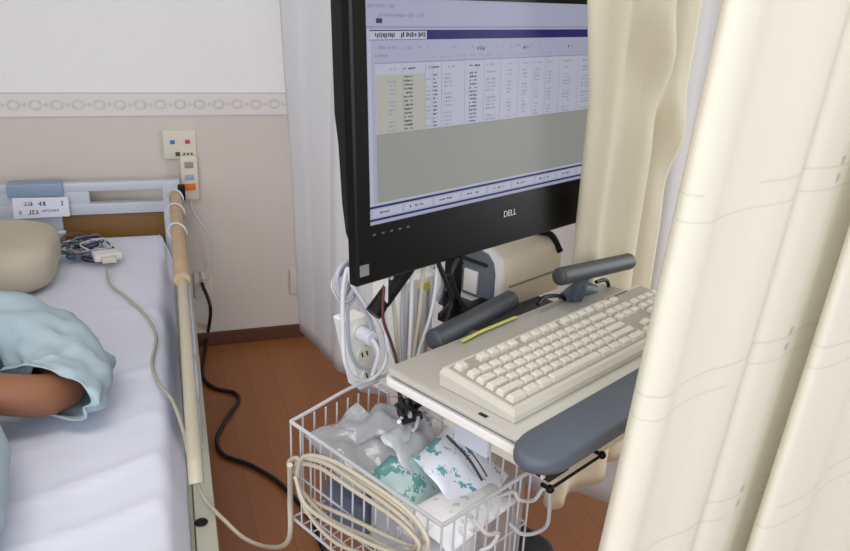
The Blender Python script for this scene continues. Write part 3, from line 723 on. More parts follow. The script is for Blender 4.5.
# tray
b = MB(True); b.rbox(0.638, 1.17, 0.448, 0.700, TZ - 0.007, TZ, 0.012, 0.002); tray = b.build('tray', M_tray, cart)
b = MB(True); b.rbox(0.643, 1.168, 0.452, 0.697, TZ - 0.012, TZ - 0.007, 0.012, 0.001); b.build('groove', mat('tray_groove', srgb(120, 118, 112), 0.6), tray)
b = MB(True); b.rbox(0.637, 1.172, 0.446, 0.702, TZ - 0.025, TZ - 0.012, 0.012, 0.002); b.build('lower_lip', M_white, tray)
b = MB(True); b.box(0.6455, 0.6515, 0.522, 0.535, TZ - 0.0002, TZ + 0.0005); b.build('screw_slot', M_blackm, tray)
# palm rest
b = MB(True)
pp = []
for k in range(13):
    a = math.radians(90 + 180 * k / 12); pp.append((0.655 + 0.042 * math.cos(a), 0.438 + 0.032 * math.sin(a)))
pp += [(1.13, 0.405), (1.155, 0.415), (1.16, 0.43), (1.155, 0.465), (1.13, 0.472)]
b.prism(pp, TZ - 0.021, TZ + 0.001, 0.007); b.build('palm_rest', M_grey, cart, angle=60)
# drawer box and bracket below
b = MB(True); b.rbox(0.745, 1.12, 0.480, 0.690, 0.905, TZ - 0.026, 0.01, 0.003); dr = b.build('drawer', M_cream, cart)
b = MB(True); b.box(0.694, 0.742, 0.502, 0.556, 0.966, TZ - 0.026, 0.004); b.build('bracket', mat('grey_box', srgb(176, 182, 196), 0.5), cart)
b = MB(True); b.box(0.656, 0.666, 0.524, 0.582, 0.965, TZ - 0.026, 0.003); b.build('side_plate', mat('grey_box2', srgb(190, 196, 208), 0.45), cart)
b = MB(True); b.box(0.70, 0.743, 0.456, 0.498, 0.945, TZ - 0.026, 0.002); bay = b.build('under_tray_shade', M_blackm, cart)  # solid black box stands in for the shade under the tray
for n_ in (0.464, 0.477, 0.490):
    b = MB(True); b.box(0.694, 0.6995, n_ - 0.002, n_ + 0.002, 0.950, TZ - 0.026, 0.0005); b.build('slat', M_cream, bay)
# slim rod with black ends
ra, rb_ = on_n(550, 489, 0.466), on_n(602, 455, 0.466)
b = MB(); b.tube([ra, rb_], 0.0022, smooth=False); rod = b.build('pull_rod', M_black, cart)
for q in (ra, rb_):
    b = MB(); b.ell(q, 0.006, 0.006, 0.006, 10, 8); b.build('rod_end', M_black, rod)
    b = MB(); b.cyl(q, q + (K(0, 0.014, 0) - K(0, 0, 0)), 0.003, 8); b.build('standoff', M_black, rod)
# column, base, casters
b = MB(True); b.rbox(1.02, 1.16, 0.80, 0.90, 0.20, 0.95, 0.03, 0.004); b.build('column', mat('column_grey', srgb(176, 178, 182), 0.4, metal=0.3), cart)
b = MB(True); b.box(0.95, 1.12, 0.60, 0.82, 0.955, 0.985, 0.004); b.build('tray_arm', M_hand, cart)
b = MB(True); b.rbox(0.98, 1.27, 0.76, 1.00, 0.16, 0.34, 0.06, 0.02); b.build('battery_box', M_blackm, cart, angle=60)
for (du, dn) in ((-0.25, -0.30), (0.20, -0.34), (-0.26, 0.26), (0.20, 0.26)):
    b = MB(); c0, c1 = K(1.12, 0.87, 0.13), K(1.12 + du, 0.87 + dn, 0.105)
    b.tube([c0, c0.lerp(c1, 0.5) + Vector((0, 0, 0.01)), c1], lambda f: 0.036 - 0.012 * f, seg=12, flat=0.7); lg = b.build('base_leg', M_black, cart)
    b = MB(); w = K(0.012, 0, 0) - K(0, 0, 0); c2 = Vector((c1.x, c1.y, 0.042)); b.cyl(c2 - w, c2 + w, 0.042, 20); b.build('caster', M_blackm, lg)
    b = MB(); b.cyl(Vector((c1.x, c1.y, 0.04)), Vector((c1.x, c1.y, 0.10)), 0.010, 10); b.build('caster_stem', M_steel, lg)
# handles
def handle(a, b_, r, base, lab):
    b = MB(); a, b_ = Vector(a), Vector(b_); d = (b_ - a).normalized(); L = (b_ - a).length
    b.tube([a, a + d * 0.006, a + d * 0.018, a.lerp(b_, 0.5), b_ - d * 0.018, b_ - d * 0.006, b_], lambda f: r * (0.55 + 0.45 * min(1, math.sin(math.pi * min(0.5, min(f, 1 - f) * 3.2)) * 1.0)), seg=16); h = b.build('handle', M_hand, cart, angle=70)
    m_ = a.lerp(b_, 0.32)
    b = MB(); b.tube([m_ + Vector((0, 0, -r * 0.6)), m_.lerp(Vector(base), 0.5) + Vector((0, 0, -0.01)), base], 0.013, seg=10); b.build('handle_arm', M_grey, h)
handle(on_n(432, 341, 0.715), on_n(512, 299, 0.745), 0.0165, K(0.88, 0.69, TZ - 0.03), 'left')
handle(on_n(558, 277, 0.672), on_n(630, 261, 0.672), 0.0150, K(1.06, 0.69, TZ - 0.03), 'right')
# clamp bits with a black lever beside the right handle
b = MB(); b.tube([on_n(538, 304, 0.685), on_n(545, 297, 0.69), on_n(560, 296, 0.69), on_n(566, 301, 0.69)], 0.0035, seg=6); b.build('lever', M_black, cart)
b = MB(); b.tube([on_n(596, 282, 0.68), on_n(606, 280, 0.68), on_n(608, 288, 0.68), on_n(598, 291, 0.685)], 0.0035, seg=6); b.build('lever', M_black, cart)
b = MB(); a, b_ = on_n(565, 300, 0.69), on_n(592, 291, 0.69); b.tube([a, a.lerp(b_, 0.5) + Vector((0, 0, 0.012)), b_], 0.014, seg=10); b.build('pivot', M_grey, cart)
# yellow strap at the rear of the tray
b = MB(); b.tube([on_z(462, 341, TZ + 0.004), on_z(482, 331, TZ + 0.004), on_z(516, 317, TZ + 0.003)], 0.0035, seg=8, flat=0.5); tag(b.build('strap', mat('yellow_strap', srgb(196, 194, 100), 0.6), cart), 'yellow strap')

# ---- keyboard
kb = thing('keyboard', K(0.89, 0.545, TZ), 'cream full size keyboard lying on the tray of the cart', 'keyboard')
KU0, KU1, KN0, KN1 = 0.661, 1.148, 0.490, 0.616
def kz(n): return TZ + 0.018 + 0.08 * (n - KN0)          # sloped top
b = MB(True)
b.loft([[(KU0, KN0, TZ + 0.001), (KU1, KN0, TZ + 0.001), (KU1, KN1, TZ + 0.001), (KU0, KN1, TZ + 0.001)],
        [(KU0 - 0.001, KN0 - 0.001, TZ + 0.010), (KU1 + 0.001, KN0 - 0.001, TZ + 0.010), (KU1 + 0.001, KN1 + 0.001, TZ + 0.020), (KU0 - 0.001, KN1 + 0.001, TZ + 0.020)],
        [(KU0 + 0.003, KN0 + 0.003, kz(KN0)), (KU1 - 0.003, KN0 + 0.003, kz(KN0)), (KU1 - 0.003, KN1 - 0.003, kz(KN1)), (KU0 + 0.003, KN1 - 0.003, kz(KN1))]])
b.build('case', M_kb, kb, angle=25)
b = MB(True); b.loft([[(KU0 + 0.007, KN0 + 0.009, kz(KN0) + 0.0007), (KU1 - 0.007, KN0 + 0.009, kz(KN0) + 0.0007), (KU1 - 0.007, KN1 - 0.009, kz(KN1) + 0.0002), (KU0 + 0.007, KN1 - 0.009, kz(KN1) + 0.0002)], [(KU0 + 0.007, KN0 + 0.009, kz(KN0) + 0.0014), (KU1 - 0.007, KN0 + 0.009, kz(KN0) + 0.0014), (KU1 - 0.007, KN1 - 0.009, kz(KN1) + 0.0009), (KU0 + 0.007, KN1 - 0.009, kz(KN1) + 0.0009)]]); b.build('key_gap_shade', mat('key_gap_shade_tone', srgb(160, 156, 144), 0.6), kb, smooth=False)  # darker sheet under the keys paints the shade in their gaps
U = (KU1 - KU0 - 0.016) / 22.6; RWH = (KN1 - KN0 - 0.021) / 6.35
k_off = Vector(ROOT[kb.name])
rows = []
R0 = [(0, 1), (2, 1), (3, 1), (4, 1), (5, 1), (6.5, 1), (7.5, 1), (8.5, 1), (9.5, 1), (11, 1), (12, 1), (13, 1), (14, 1), (15.3, 1), (16.3, 1), (17.3, 1)]
R1 = [(i, 1) for i in range(13)] + [(13, 2), (15.3, 1), (16.3, 1), (17.3, 1), (18.6, 1), (19.6, 1), (20.6, 1), (21.6, 1)]
R2 = [(0, 1.5)] + [(1.5 + i, 1) for i in range(12)] + [(13.5, 1.5), (15.3, 1), (16.3, 1), (17.3, 1), (18.6, 1), (19.6, 1), (20.6, 1)]
R3 = [(0, 1.75)] + [(1.75 + i, 1) for i in range(11)] + [(12.75, 2.25), (18.6, 1), (19.6, 1), (20.6, 1)]
R4 = [(0, 2.25)] + [(2.25 + i, 1) for i in range(10)] + [(12.25, 2.75), (16.3, 1), (18.6, 1), (19.6, 1), (20.6, 1)]
R5 = [(0, 1.5), (1.5, 1.25), (2.75, 1.25), (4, 5.5), (9.5, 1.25), (10.75, 1.25), (12, 1.25), (13.25, 1.75), (15.3, 1), (16.3, 1), (17.3, 1), (18.6, 2), (20.6, 1)]
tops = [0, 1.35, 2.35, 3.35, 4.35, 5.35]
nkeys = 0
for ri, row in enumerate((R0, R1, R2, R3, R4, R5)):
    for (x, w) in row:
        if nkeys >= 100: break
        u0 = KU0 + 0.008 + x * U; u1 = u0 + w * U; n1 = KN1 - 0.011 - tops[ri] * RWH; n0 = n1 - RWH
        g = 0.0014; t_ = 0.0026
        zb0, zb1 = kz(n0) - 0.002, kz(n1) - 0.002; hgt = 0.0095 + (0.001 if ri in (0, 1) else 0)
        b = MB(True)
        b.loft([[(u0 + g, n0 + g, zb0), (u1 - g, n0 + g, zb0), (u1 - g, n1 - g, zb1), (u0 + g, n1 - g, zb1)],
                [(u0 + g + t_ * .8, n0 + g + t_ * 0.6, zb0 + hgt * 0.85), (u1 - g - t_ * .8, n0 + g + t_ * 0.6, zb0 + hgt * 0.85), (u1 - g - t_ * .8, n1 - g - t_ * .9, zb1 + hgt * 0.85), (u0 + g + t_ * .8, n1 - g - t_ * .9, zb1 + hgt * 0.85)],
                [(u0 + g + t_ * 1.3, n0 + g + t_, zb0 + hgt), (u1 - g - t_ * 1.3, n0 + g + t_, zb0 + hgt), (u1 - g - t_ * 1.3, n1 - g - t_ * 1.4, zb1 + hgt), (u0 + g + t_ * 1.3, n1 - g - t_ * 1.4, zb1 + hgt)]])
        b.build('key', M_key, kb, angle=20); nkeys += 1
b = MB(True); b.box(KU1 - 0.115, KU1 - 0.045, KN1 - 0.010, KN1 - 0.005, kz(KN1) - 0.003, kz(KN1) + 0.0003); b.build('indicator_strip', M_blackm, kb)

# ================================================================ MONITOR
MN = 0.76
mu0, mz0, mu1, mz1 = 0.639, 1.130, 1.235, 1.545
su0, sz0, su1, sz1 = 0.664, 1.212, 1.200, 1.507
mon = thing('monitor', K(0.93, 0.80, 1.13), 'large black all in one monitor showing a table window', 'monitor')
def cframe(b, u0, u1, z0, z1, U0, U1, Z0, Z1, nf, nb):
    o = [(u0, z0), (u1, z0), (u1, z1), (u0, z1)]; i = [(U0, Z0), (U1, Z0), (U1, Z1), (U0, Z1)]
    b.loft([[(a, nb, c) for a, c in o], [(a, nf + 0.003, c) for a, c in o], [(a + (0.003 if a == u0 else -0.003), nf, c + (0.003 if c == z0 else -0.003)) for a, c in o], [(a, nf + 0.0002, c) for a, c in i], [(a, nf + 0.003, c) for a, c in i]], cap=False)
b = MB(True, 0.061); cframe(b, mu0, mu1, mz0, mz1, su0, su1, sz0, sz1, MN, MN + 0.018); b.build('bezel', mat('glossy_black', srgb(7, 7, 9), 0.35, spec=0.2), mon, angle=30)
# back shell: deeper above, slanting in below
b = MB(True, 0.061)
def shell(z, n1, e=0.0): return [(mu0 + e, MN + 0.016, z), (mu1 - e, MN + 0.016, z), (mu1 - e - 0.004, n1, z), (mu0 + e + 0.004, n1, z)]
b.loft([shell(mz0, MN + 0.020), shell(1.19, MN + 0.022), shell(1.20, MN + 0.028), shell(1.24, MN + 0.034), shell(1.32, MN + 0.038), shell(1.36, MN + 0.044), shell(1.50, MN + 0.044), shell(mz1, MN + 0.040)])
b.build('back_shell', M_black, mon, angle=25)
def scr(nm, col, es=1.0, rough=0.4): return mat(nm, tuple(c * 0.12 for c in col), rough, emit=col, es=es, spec=0.15)
ES = 0.47
S_bg = scr('screen_lilac', srgb(196, 198, 226), ES)
S_navy = scr('screen_navy', srgb(44, 46, 118), ES); S_grey = scr('screen_grey', srgb(176, 177, 172), ES); S_cr = scr('screen_cream', srgb(206, 206, 198), ES)
S_lt = scr('screen_light', srgb(214, 216, 236), ES); S_dk = scr('screen_text', srgb(70, 72, 96), ES); S_md = scr('screen_mid', srgb(170, 172, 204), ES); S_pk = scr('screen_rose', srgb(204, 190, 200), ES)
SW, SH = su1 - su0, sz1 - sz0
b = MB(True, 0.061); b.face([b.V((a, MN + 0.003, c)) for a, c in ((su0, sz0), (su1, sz0), (su1, sz1), (su0, sz1))]); screen = b.build('screen', S_bg, mon, smooth=False)
b = MB(True, 0.061)
mlist = [S_navy, S_grey, S_cr, S_lt, S_dk, S_md, S_pk]
def rect(s0, s1, t0, t1, mi, lay):
    n = MN + 0.003 - 0.0003 * lay; b.mi = mi
    b.face([b.V((su0 + SW * s, n, sz1 - SH * t)) for s, t in ((s0, t1), (s1, t1), (s1, t0), (s0, t0))])
def words(s0, s1, t, h, mi=4, cw=0.006, seed=0, dens=0.7, lay=3):
    rr = random.Random(seed); s = s0
    while s < s1:
        if rr.random() < dens:
            rect(s, min(s1, s + cw * (0.5 + 0.3 * rr.random())), t + h * 0.25 * rr.random(), t + h * (0.7 + 0.3 * rr.random()), mi, lay)
        s += cw
# menu and title rows
words(0.01, 0.10, 0.024, 0.020, seed=1, mi=5, dens=0.9, lay=1); words(0.03, 0.20, 0.062, 0.02, seed=2, mi=5, dens=0.8, lay=1)
rect(0.035, 0.055, 0.085, 0.105, 4, 2)
rect(0.0, 1.0, 0.118, 0.126, 5, 1)
rect(0.012, 1.0, 0.134, 0.176, 0, 2); rect(0.012, 0.205, 0.138, 0.174, 3, 3)
words(0.03, 0.095, 0.142, 0.026, seed=4, dens=1, lay=4); words(0.115, 0.20, 0.142, 0.026, seed=5, dens=0.9, lay=4)
rect(0.0, 0.004, 0.13, 0.93, 0, 2); rect(0.006, 0.016, 0.13, 0.91, 3, 2)
words(0.03, 0.10, 0.20, 0.016, seed=6, mi=5, lay=2); words(0.12, 0.75, 0.205, 0.014, seed=7, mi=5, dens=0.22, lay=2); words(0.03, 0.07, 0.235, 0.014, seed=8, mi=5, lay=2)
for (a, c_) in ((0.40, 0.43), (0.60, 0.63), (0.82, 0.84)): words(a, c_, 0.215, 0.016, seed=int(a * 100), mi=4, lay=3)
words(0.22, 0.95, 0.25, 0.008, seed=77, mi=5, dens=0.5, lay=2)
# table
rect(0.03, 1.0, 0.275, 0.59, 3, 1); rect(0.03, 1.0, 0.272, 0.277, 5, 2)
rect(0.032, 0.20, 0.325, 0.590, 2, 2)
rect(0.03, 1.0, 0.585, 0.90, 1, 3)
cx_ = [(0.07, 0.095, 5), (0.125, 0.155, 4), (0.205, 0.22, 5), (0.23, 0.245, 4), (0.27, 0.30, 5), (0.37, 0.40, 4), (0.44, 0.48, 5), (0.53, 0.55, 5), (0.60, 0.62, 5), (0.66, 0.68, 5), (0.72, 0.74, 5), (0.80, 0.84, 5), (0.9, 0.95, 5)]
for k in range(14):
    t_ = 0.332 + k * 0.0182
    for j, (a, c_, mi) in enumerate(cx_):
        if mi == 5 and (k * 7 + j * 3) % 5 == 0: continue
        words(a, c_, t_, 0.010, mi=mi, seed=k * 31 + j, dens=0.85, cw=0.007, lay=3)
for j, (a, c_, mi) in enumerate(cx_): words(a, c_ + 0.01, 0.296, 0.012, mi=mi, seed=900 + j, cw=0.007, lay=3)
for s in (0.12, 0.20, 0.225, 0.26, 0.35, 0.43, 0.50, 0.58, 0.65, 0.71, 0.78, 0.88): rect(s, s + 0.0015, 0.285, 0.585, 5, 2)
# bottom rows
rect(0.0, 1.0, 0.90, 0.907, 3, 4); rect(0.0, 1.0, 0.912, 0.922, 0, 4)
for k in range(9):
    rect(0.01 + k * 0.112, 0.115 + k * 0.112, 0.928, 0.965, 3, 4); words(0.03 + k * 0.112, 0.08 + k * 0.112, 0.94, 0.012, mi=4, seed=70 + k, lay=5)
rect(0.0, 1.0, 0.972, 0.982, 0, 4)
b.build('screen_window', mlist, screen, smooth=False, recalc=False)
text_mesh('DELL', 0.0145, K(0.962, MN + 0.0017, 1.182), K(1, 0, 0), K(0, 0.061, 1), mat('logo_silver', srgb(190, 190, 196), 0.3, metal=0.5), 'logo', mon)
b = MB(True, 0.061); b.box(0.643, 0.659, MN - 0.0008, MN + 0.0005, 1.144, 1.160); b.build('sticker', mat('sticker_grey', srgb(120, 122, 126), 0.4), mon)
b = MB(True, 0.061)
for k in range(5): b.box(0.668 + k * 0.016, 0.673 + k * 0.016, MN - 0.0006, MN + 0.0005, 1.198, 1.2005)
b.build('panel_marking', M_ink, mon)
# foot bar hanging below and the mount behind
b = MB(); a, c_ = on_n(404, 271, 0.80), on_n(373, 314, 0.80)
b.tube([a - (c_ - a) * 0.6, a, a.lerp(c_, 0.6), c_], 0.0135, seg=12, sub=5); b.build('foot_bar', M_black, mon, angle=60)
b = MB(True); b.box(0.86, 0.94, MN + 0.045, 0.83, 1.18, 1.30, 0.005); b.build('mount', M_black, mon)
b = MB(True); b.box(0.885, 0.905, 0.805, 0.83, 1.00, 1.1795, 0.004); b.box(0.885, 1.06, 0.815, 0.84, 0.985, 1.00, 0.003); b.build('monitor_post', M_black, cart)

# ================================================================ EQUIPMENT BEHIND THE TRAY
# white upright box
def P(px, py, n): return on_n(px, py, n)
def kc(v): return (CT * v.x + ST * v.y, -ST * v.x + CT * v.y, v.z)
a = kc(P(397, 352, 0.88)); c_ = kc(P(437, 276, 0.88))
t = thing('adapter_box', K((a[0] + c_[0]) / 2, 0.92, 0.84), 'white upright box with ridged sides hung with cables behind the tray', 'power box')
b = MB(True); b.rbox(a[0], c_[0], 0.88, 0.955, 0.83, c_[2] + 0.005, 0.012, 0.004); b.build('housing', M_white, t)
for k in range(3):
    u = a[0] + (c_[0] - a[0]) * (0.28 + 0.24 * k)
    b = MB(True); b.box(u - 0.003, u + 0.003, 0.877, 0.884, 0.85, c_[2] - 0.012, 0.001); b.build('ridge', mat('ridge_grey', srgb(150, 152, 156), 0.5), t)  # ridges in one flat grey, darker than the housing
b = MB(True); b.box(c_[0] - 0.045, c_[0] - 0.025, 0.872, 0.882, c_[2] - 0.016, c_[2] - 0.002, 0.001); tag(b.build('tag', mat('yellow_tag', srgb(214, 196, 70), 0.5), t), 'yellow tag')
# beige printer-like device
a = kc(P(487, 305, 0.82)); c_ = kc(P(540, 248, 0.82))
t = thing('beige_device', K(1.02, 0.87, 0.95), 'rounded beige device with grey end panel below the monitor', 'printer')
prof = []
u0, u1 = 1.005, 1.178
zb, zt_ = 0.985, 1.098
def dprof(e):
    pts = []
    for nn, zz in ((0.80, zb), (0.80, zt_ - 0.045), (0.806, zt_ - 0.022), (0.822, zt_ - 0.006), (0.85, zt_), (0.93, zt_), (0.945, zt_ - 0.015), (0.945, zb)): pts.append((nn + (0.8725 - nn) * e, zz + ((zb + zt_) / 2 - zz) * e))
    return pts
b = MB(True); b.loft([[(u0, q, z) for q, z in dprof(0.0)], [(u1, q, z) for q, z in dprof(0.0)], [(u1 + 0.006, q, z) for q, z in dprof(0.07)]]); dev = b.build('body', mat('beige_plastic', srgb(222, 210, 190), 0.45), t, angle=35)
b = MB(True); b.loft([[(u0 - 0.004, q, z) for q, z in dprof(-0.03)], [(u0 + 0.004, q, z) for q, z in dprof(-0.03)]]); b.build('end_rim', M_white, t, angle=35)
b = MB(True); b.loft([[(u0 - 0.007, q, z) for q, z in dprof(0.18)], [(u0 - 0.003, q, z) for q, z in dprof(0.18)]]); ep = b.build('end_panel', mat('end_grey', srgb(96, 102, 114), 0.4), t, angle=35)
b = MB(True); b.box(u0 - 0.010, u0 - 0.006, 0.83, 0.915, 1.060, 1.066); b.build('slot', M_blackm, ep)
b = MB(True); b.box(u0 - 0.011, u0 - 0.006, 0.850, 0.882, 1.002, 1.045, 0.001); b.build('label_plate', M_white, ep)
b = MB(True); b.box(u0 + 0.02, u1 - 0.01, 0.7985, 0.8005, 1.023, 1.027); b.build('seam', mat('seam_brown', srgb(160, 144, 120), 0.6), t)
b = MB(True); b.tube([K(u1 - 0.02, 0.86, zt_ + 0.001), K(u1 - 0.004, 0.82, zt_ - 0.002), K(u1 + 0.003, 0.805, zt_ - 0.03)], 0.005) if False else MB()
b2 = MB(); b2.tube([K(u1 - 0.045, 0.84, zt_ + 0.002), K(u1 - 0.02, 0.815, zt_ - 0.003), K(u1 - 0.008, 0.797, zt_ - 0.035)], 0.006, seg=8); b2.build('strap', M_black, t)
b = MB(True); b.box(0.99, 1.16, 0.845, 0.94, 0.955, 0.9835, 0.003); b.build('shelf', M_hand, cart)
# power strip
a = kc(P(352, 380, 0.86)); c_ = kc(P(384, 318, 0.86))
t = thing('power_strip', K(a[0] + 0.03, 0.88, 0.82), 'white power strip hanging on end among looped cables', 'power strip')
b = MB(); p0 = P(372, 388, 0.86); p1 = P(357, 318, 0.86); ax = (p1 - p0).normalized(); sd = K(1, 0, 0) - K(0, 0, 0); nn = K(0, 1, 0) - K(0, 0, 0)
w = 0.022
rr_ = lambda p, e: [p + sd * (w - e) + nn * (0.004 + e), p - sd * (w - e) + nn * (0.004 + e), p - sd * (w - e) + nn * (0.034 - e), p + sd * (w - e) + nn * (0.034 - e)]
b.loft([rr_(p0, 0.003), rr_(p0 + ax * 0.004, 0), rr_(p1 - ax * 0.004, 0), rr_(p1, 0.003)]); ps = b.build('housing', M_white, t, angle=30)
for f in (0.2, 0.5, 0.8):
    q = p0.lerp(p1, f); b = MB(); b.cyl(q + nn * 0.0045, q + nn * 0.001, 0.014, 20); so = b.build('socket', M_cream, t)
    b = MB()
    for dx in (-0.005, 0.005): b.tube([q + sd * dx - ax * 0.004, q + sd * dx + ax * 0.004], 0.0014, smooth=False, seg=6)
    b.build('slot', M_blackm, so)
# plug in the strip
b = MB(); q = p0.lerp(p1, 0.8); b.cyl(q, q - nn * 0.03, 0.012, 14); b.tube([q - nn * 0.03, q - nn * 0.045 + Vector((0, 0, -0.02)), q - nn * 0.03 + Vector((0, 0, -0.07)), P(378, 378, 0.845)], 0.0035)
tag(b.build('plug', M_cablew), 'white plug pushed into the hanging power strip', 'plug')
# looped cables
def cable(name, pts, r, m, label, closed=False, group=None, **k):
    b = MB(); b.tube(pts, r, closed=closed, seg=8, **k); return tag(b.build(name, m, angle=60), label, 'cable', group)
cable('looped_cable', [P(348, 268, 0.81), P(343, 290, 0.815), P(343, 330, 0.82), P(345, 362, 0.82), P(355, 378, 0.82), P(370, 380, 0.82), P(384, 366, 0.82), P(386, 345, 0.82), P(376, 322, 0.815), P(362, 300, 0.81), P(352, 284, 0.805)], 0.0034, M_cablew, 'large white cable loop hanging below the left corner of the monitor', closed=True)
cable('looped_cable', [P(352, 272, 0.83), P(348, 300, 0.835), P(349, 345, 0.84), P(358, 366, 0.84), P(372, 366, 0.84), P(378, 348, 0.84), P(368, 315, 0.835), P(356, 292, 0.83)], 0.003, mat('grey_cable', srgb(170, 174, 184), 0.4), 'grey cable loop hanging inside the large white loop', closed=True)
for k in range(4):
    dx = k * 3.2
    cable('coiled_cable', [P(352 - dx * 0.3, 262 + k * 3, 0.82 + 0.008 * k), P(340 - dx * 0.6, 268 + k * 4, 0.82 + 0.008 * k), P(337 - dx * 0.2, 283 + k * 3, 0.82 + 0.008 * k), P(345, 298 + k * 2, 0.82 + 0.008 * k), P(353, 288 + k * 3, 0.82 + 0.008 * k)], 0.0038, M_cablew if k % 2 else mat('grey_cable', srgb(170, 174, 184)), 'small white and grey cable coils bunched at the monitor corner', closed=True, group='small cable coils at the monitor corner')
mred = mat('dark_red_cable', srgb(96, 46, 44), 0.5)
verts_c = [((386, 300), (388, 345), (404, 392), M_cablew, 0.79), ((392, 285), (396, 330), (400, 388), M_cable, 0.80), ((383, 318), (392, 345), (398, 372), mred, 0.785), ((412, 268), (411, 320), (409, 372), M_cablew, 0.80), ((423, 272), (419, 318), (412, 372), M_cable, 0.80), ((436, 285), (430, 318), (414, 372), M_cablew, 0.80), ((404, 280), (402, 320), (404, 375), mat('grey_cable', srgb(170, 174, 184)), 0.81)]
names = ['white cable hanging leftmost in front of the ridged white box', 'cream cable hanging at the left edge of the ridged white box', 'thin dark red cable beside the hanging power strip', 'white cable hanging straight down the middle of the ridged white box', 'cream cable hanging just right of the middle of the ridged white box', 'white cable slanting down from the right side of the ridged white box', 'grey cable hanging on the left part of the ridged white box']
for (q0, q1, q2, m, n), lb in zip(verts_c, names):
    cable('hanging_cable', [P(*q0, n) + Vector((0, 0, 0.05)), P(*q0, n), P(*q1, n + 0.006), P(*q2, n), P(q2[0] + 2, q2[1] + 60, n)], 0.0034 if m is not mred else 0.0025, m, lb)
blk = [((438, 262), (447, 285), (452, 300), (447, 322)), ((458, 258), (452, 275), (457, 295), (468, 312)), ((446, 275), (458, 288), (449, 305), (440, 315)), ((462, 262), (445, 292), (458, 300), (460, 318))]
for k, q in enumerate(blk):
    cable('black_cable', [P(*a, 0.79 + 0.01 * k) for a in q], 0.004, M_cableb, 'black cable tangled left of the grey end panel', group='black cables beside the beige device')
cable('grey_hose', [P(432, 266, 0.85), P(440, 268, 0.85), P(444, 282, 0.85), P(438, 300, 0.86)], 0.005, mat('grey_cable', srgb(170, 174, 184)), 'grey curved hose beside the yellow tag')
# tangle under the tray
for k in range(9):
    rr2 = random.Random(k + 40); pts = [P(398 + 26 * rr2.random(), 398 + 34 * rr2.random(), 0.70 + 0.05 * rr2.random()) for _ in range(7)]
    b = MB(); b.tube(pts, 0.0035, seg=6, sub=5); tag(b.build('tangled_wire', M_cableb if k % 3 else M_cablew), 'thin wire in the tangle under the left corner of the tray', 'wire', 'tangled wires under the tray')

# ================================================================ BASKET
BZ = 0.90
BU0, BU1, BN0, BN1 = 0.583, 0.760, 0.526, 0.846
bk = thing('wire_basket', K(0.655, 0.67, 0.75), 'white coated wire basket hooked on the left side of the cart', 'basket')
BB = 0.725
b = MB(); b.tube([K(BU0, BN0, BZ), K(BU1, BN0, BZ)], 0.0030, smooth=False); b.tube([K(BU0, BN0, BZ), K(BU0, BN1, BZ)], 0.0030, smooth=False)
b.tube([K(BU1, BN0, BZ), K(BU1, BN1, BZ)], 0.0030, smooth=False)
b.tube([K(BU0, BN1, BZ), K(0.63, 0.850, BZ + 0.003), K(0.69, 0.855, BZ + 0.008), K(0.73, 0.855, BZ + 0.010), K(0.79, 0.85, BZ + 0.010)], 0.0030)
b.build('rim', M_wire, bk)
b = MB(); b.tube([K(BU0, BN0, BB), K(BU1, BN0, BB), K(BU1, BN1, BB), K(BU0, BN1, BB)], 0.0026, smooth=False, closed=True); b.tube([K(BU0, BN0, (BB + BZ) / 2), K(BU1, BN0, (BB + BZ) / 2), K(BU1, BN1, (BB + BZ) / 2), K(BU0, BN1, (BB + BZ) / 2)], 0.0018, smooth=False, closed=True)
b.build('hoop', M_wire, bk)
nu_, nn_ = 8, 13
wr = lambda p, q: MB().tube([p, q], 0.0016, smooth=False, seg=6)
for i in range(nn_ + 1):
    n = BN0 + (BN1 - BN0) * i / nn_
    b = MB(); b.tube([K(BU0, n, BZ), K(BU0, n, BB), K(BU1, n, BB), K(BU1, n, BZ)], 0.0016, smooth=False, seg=6); b.build('wire', M_wire, bk)
for i in range(1, nu_):
    u = BU0 + (BU1 - BU0) * i / nu_
    b = MB(); b.tube([K(u, BN0, BZ), K(u, BN0, BB), K(u, BN1, BB), K(u, BN1, BZ)], 0.0016, smooth=False, seg=6); b.build('wire', M_wire, bk)
# hooks to the tray and the side loop on the right
b = MB()
for n in (0.54, 0.68): b.tube([K(BU1, n, BZ), K(BU1, n, 0.955), K(BU1 + 0.015, n, 0.96)], 0.003, smooth=False)
b.build('hook', M_wire, bk)
def loop_pts(off): return [P(497 + off, 497, 0.525), P(513, 492, 0.522), P(520, 500, 0.515), P(534, 500, 0.51), P(543, 489, 0.505), P(549, 492, 0.50), P(548, 522, 0.50), P(538, 532, 0.50), P(522, 534, 0.51), P(510, 524, 0.52)]
b = MB(); b.tube(loop_pts(0), 0.0028, seg=8); b.tube([P(473, 519, 0.515), P(487, 534, 0.50), P(498, 533, 0.50), P(492, 545, 0.50), P(480, 551, 0.51)], 0.0028, seg=8); b.build('side_loop', M_wire, bk)

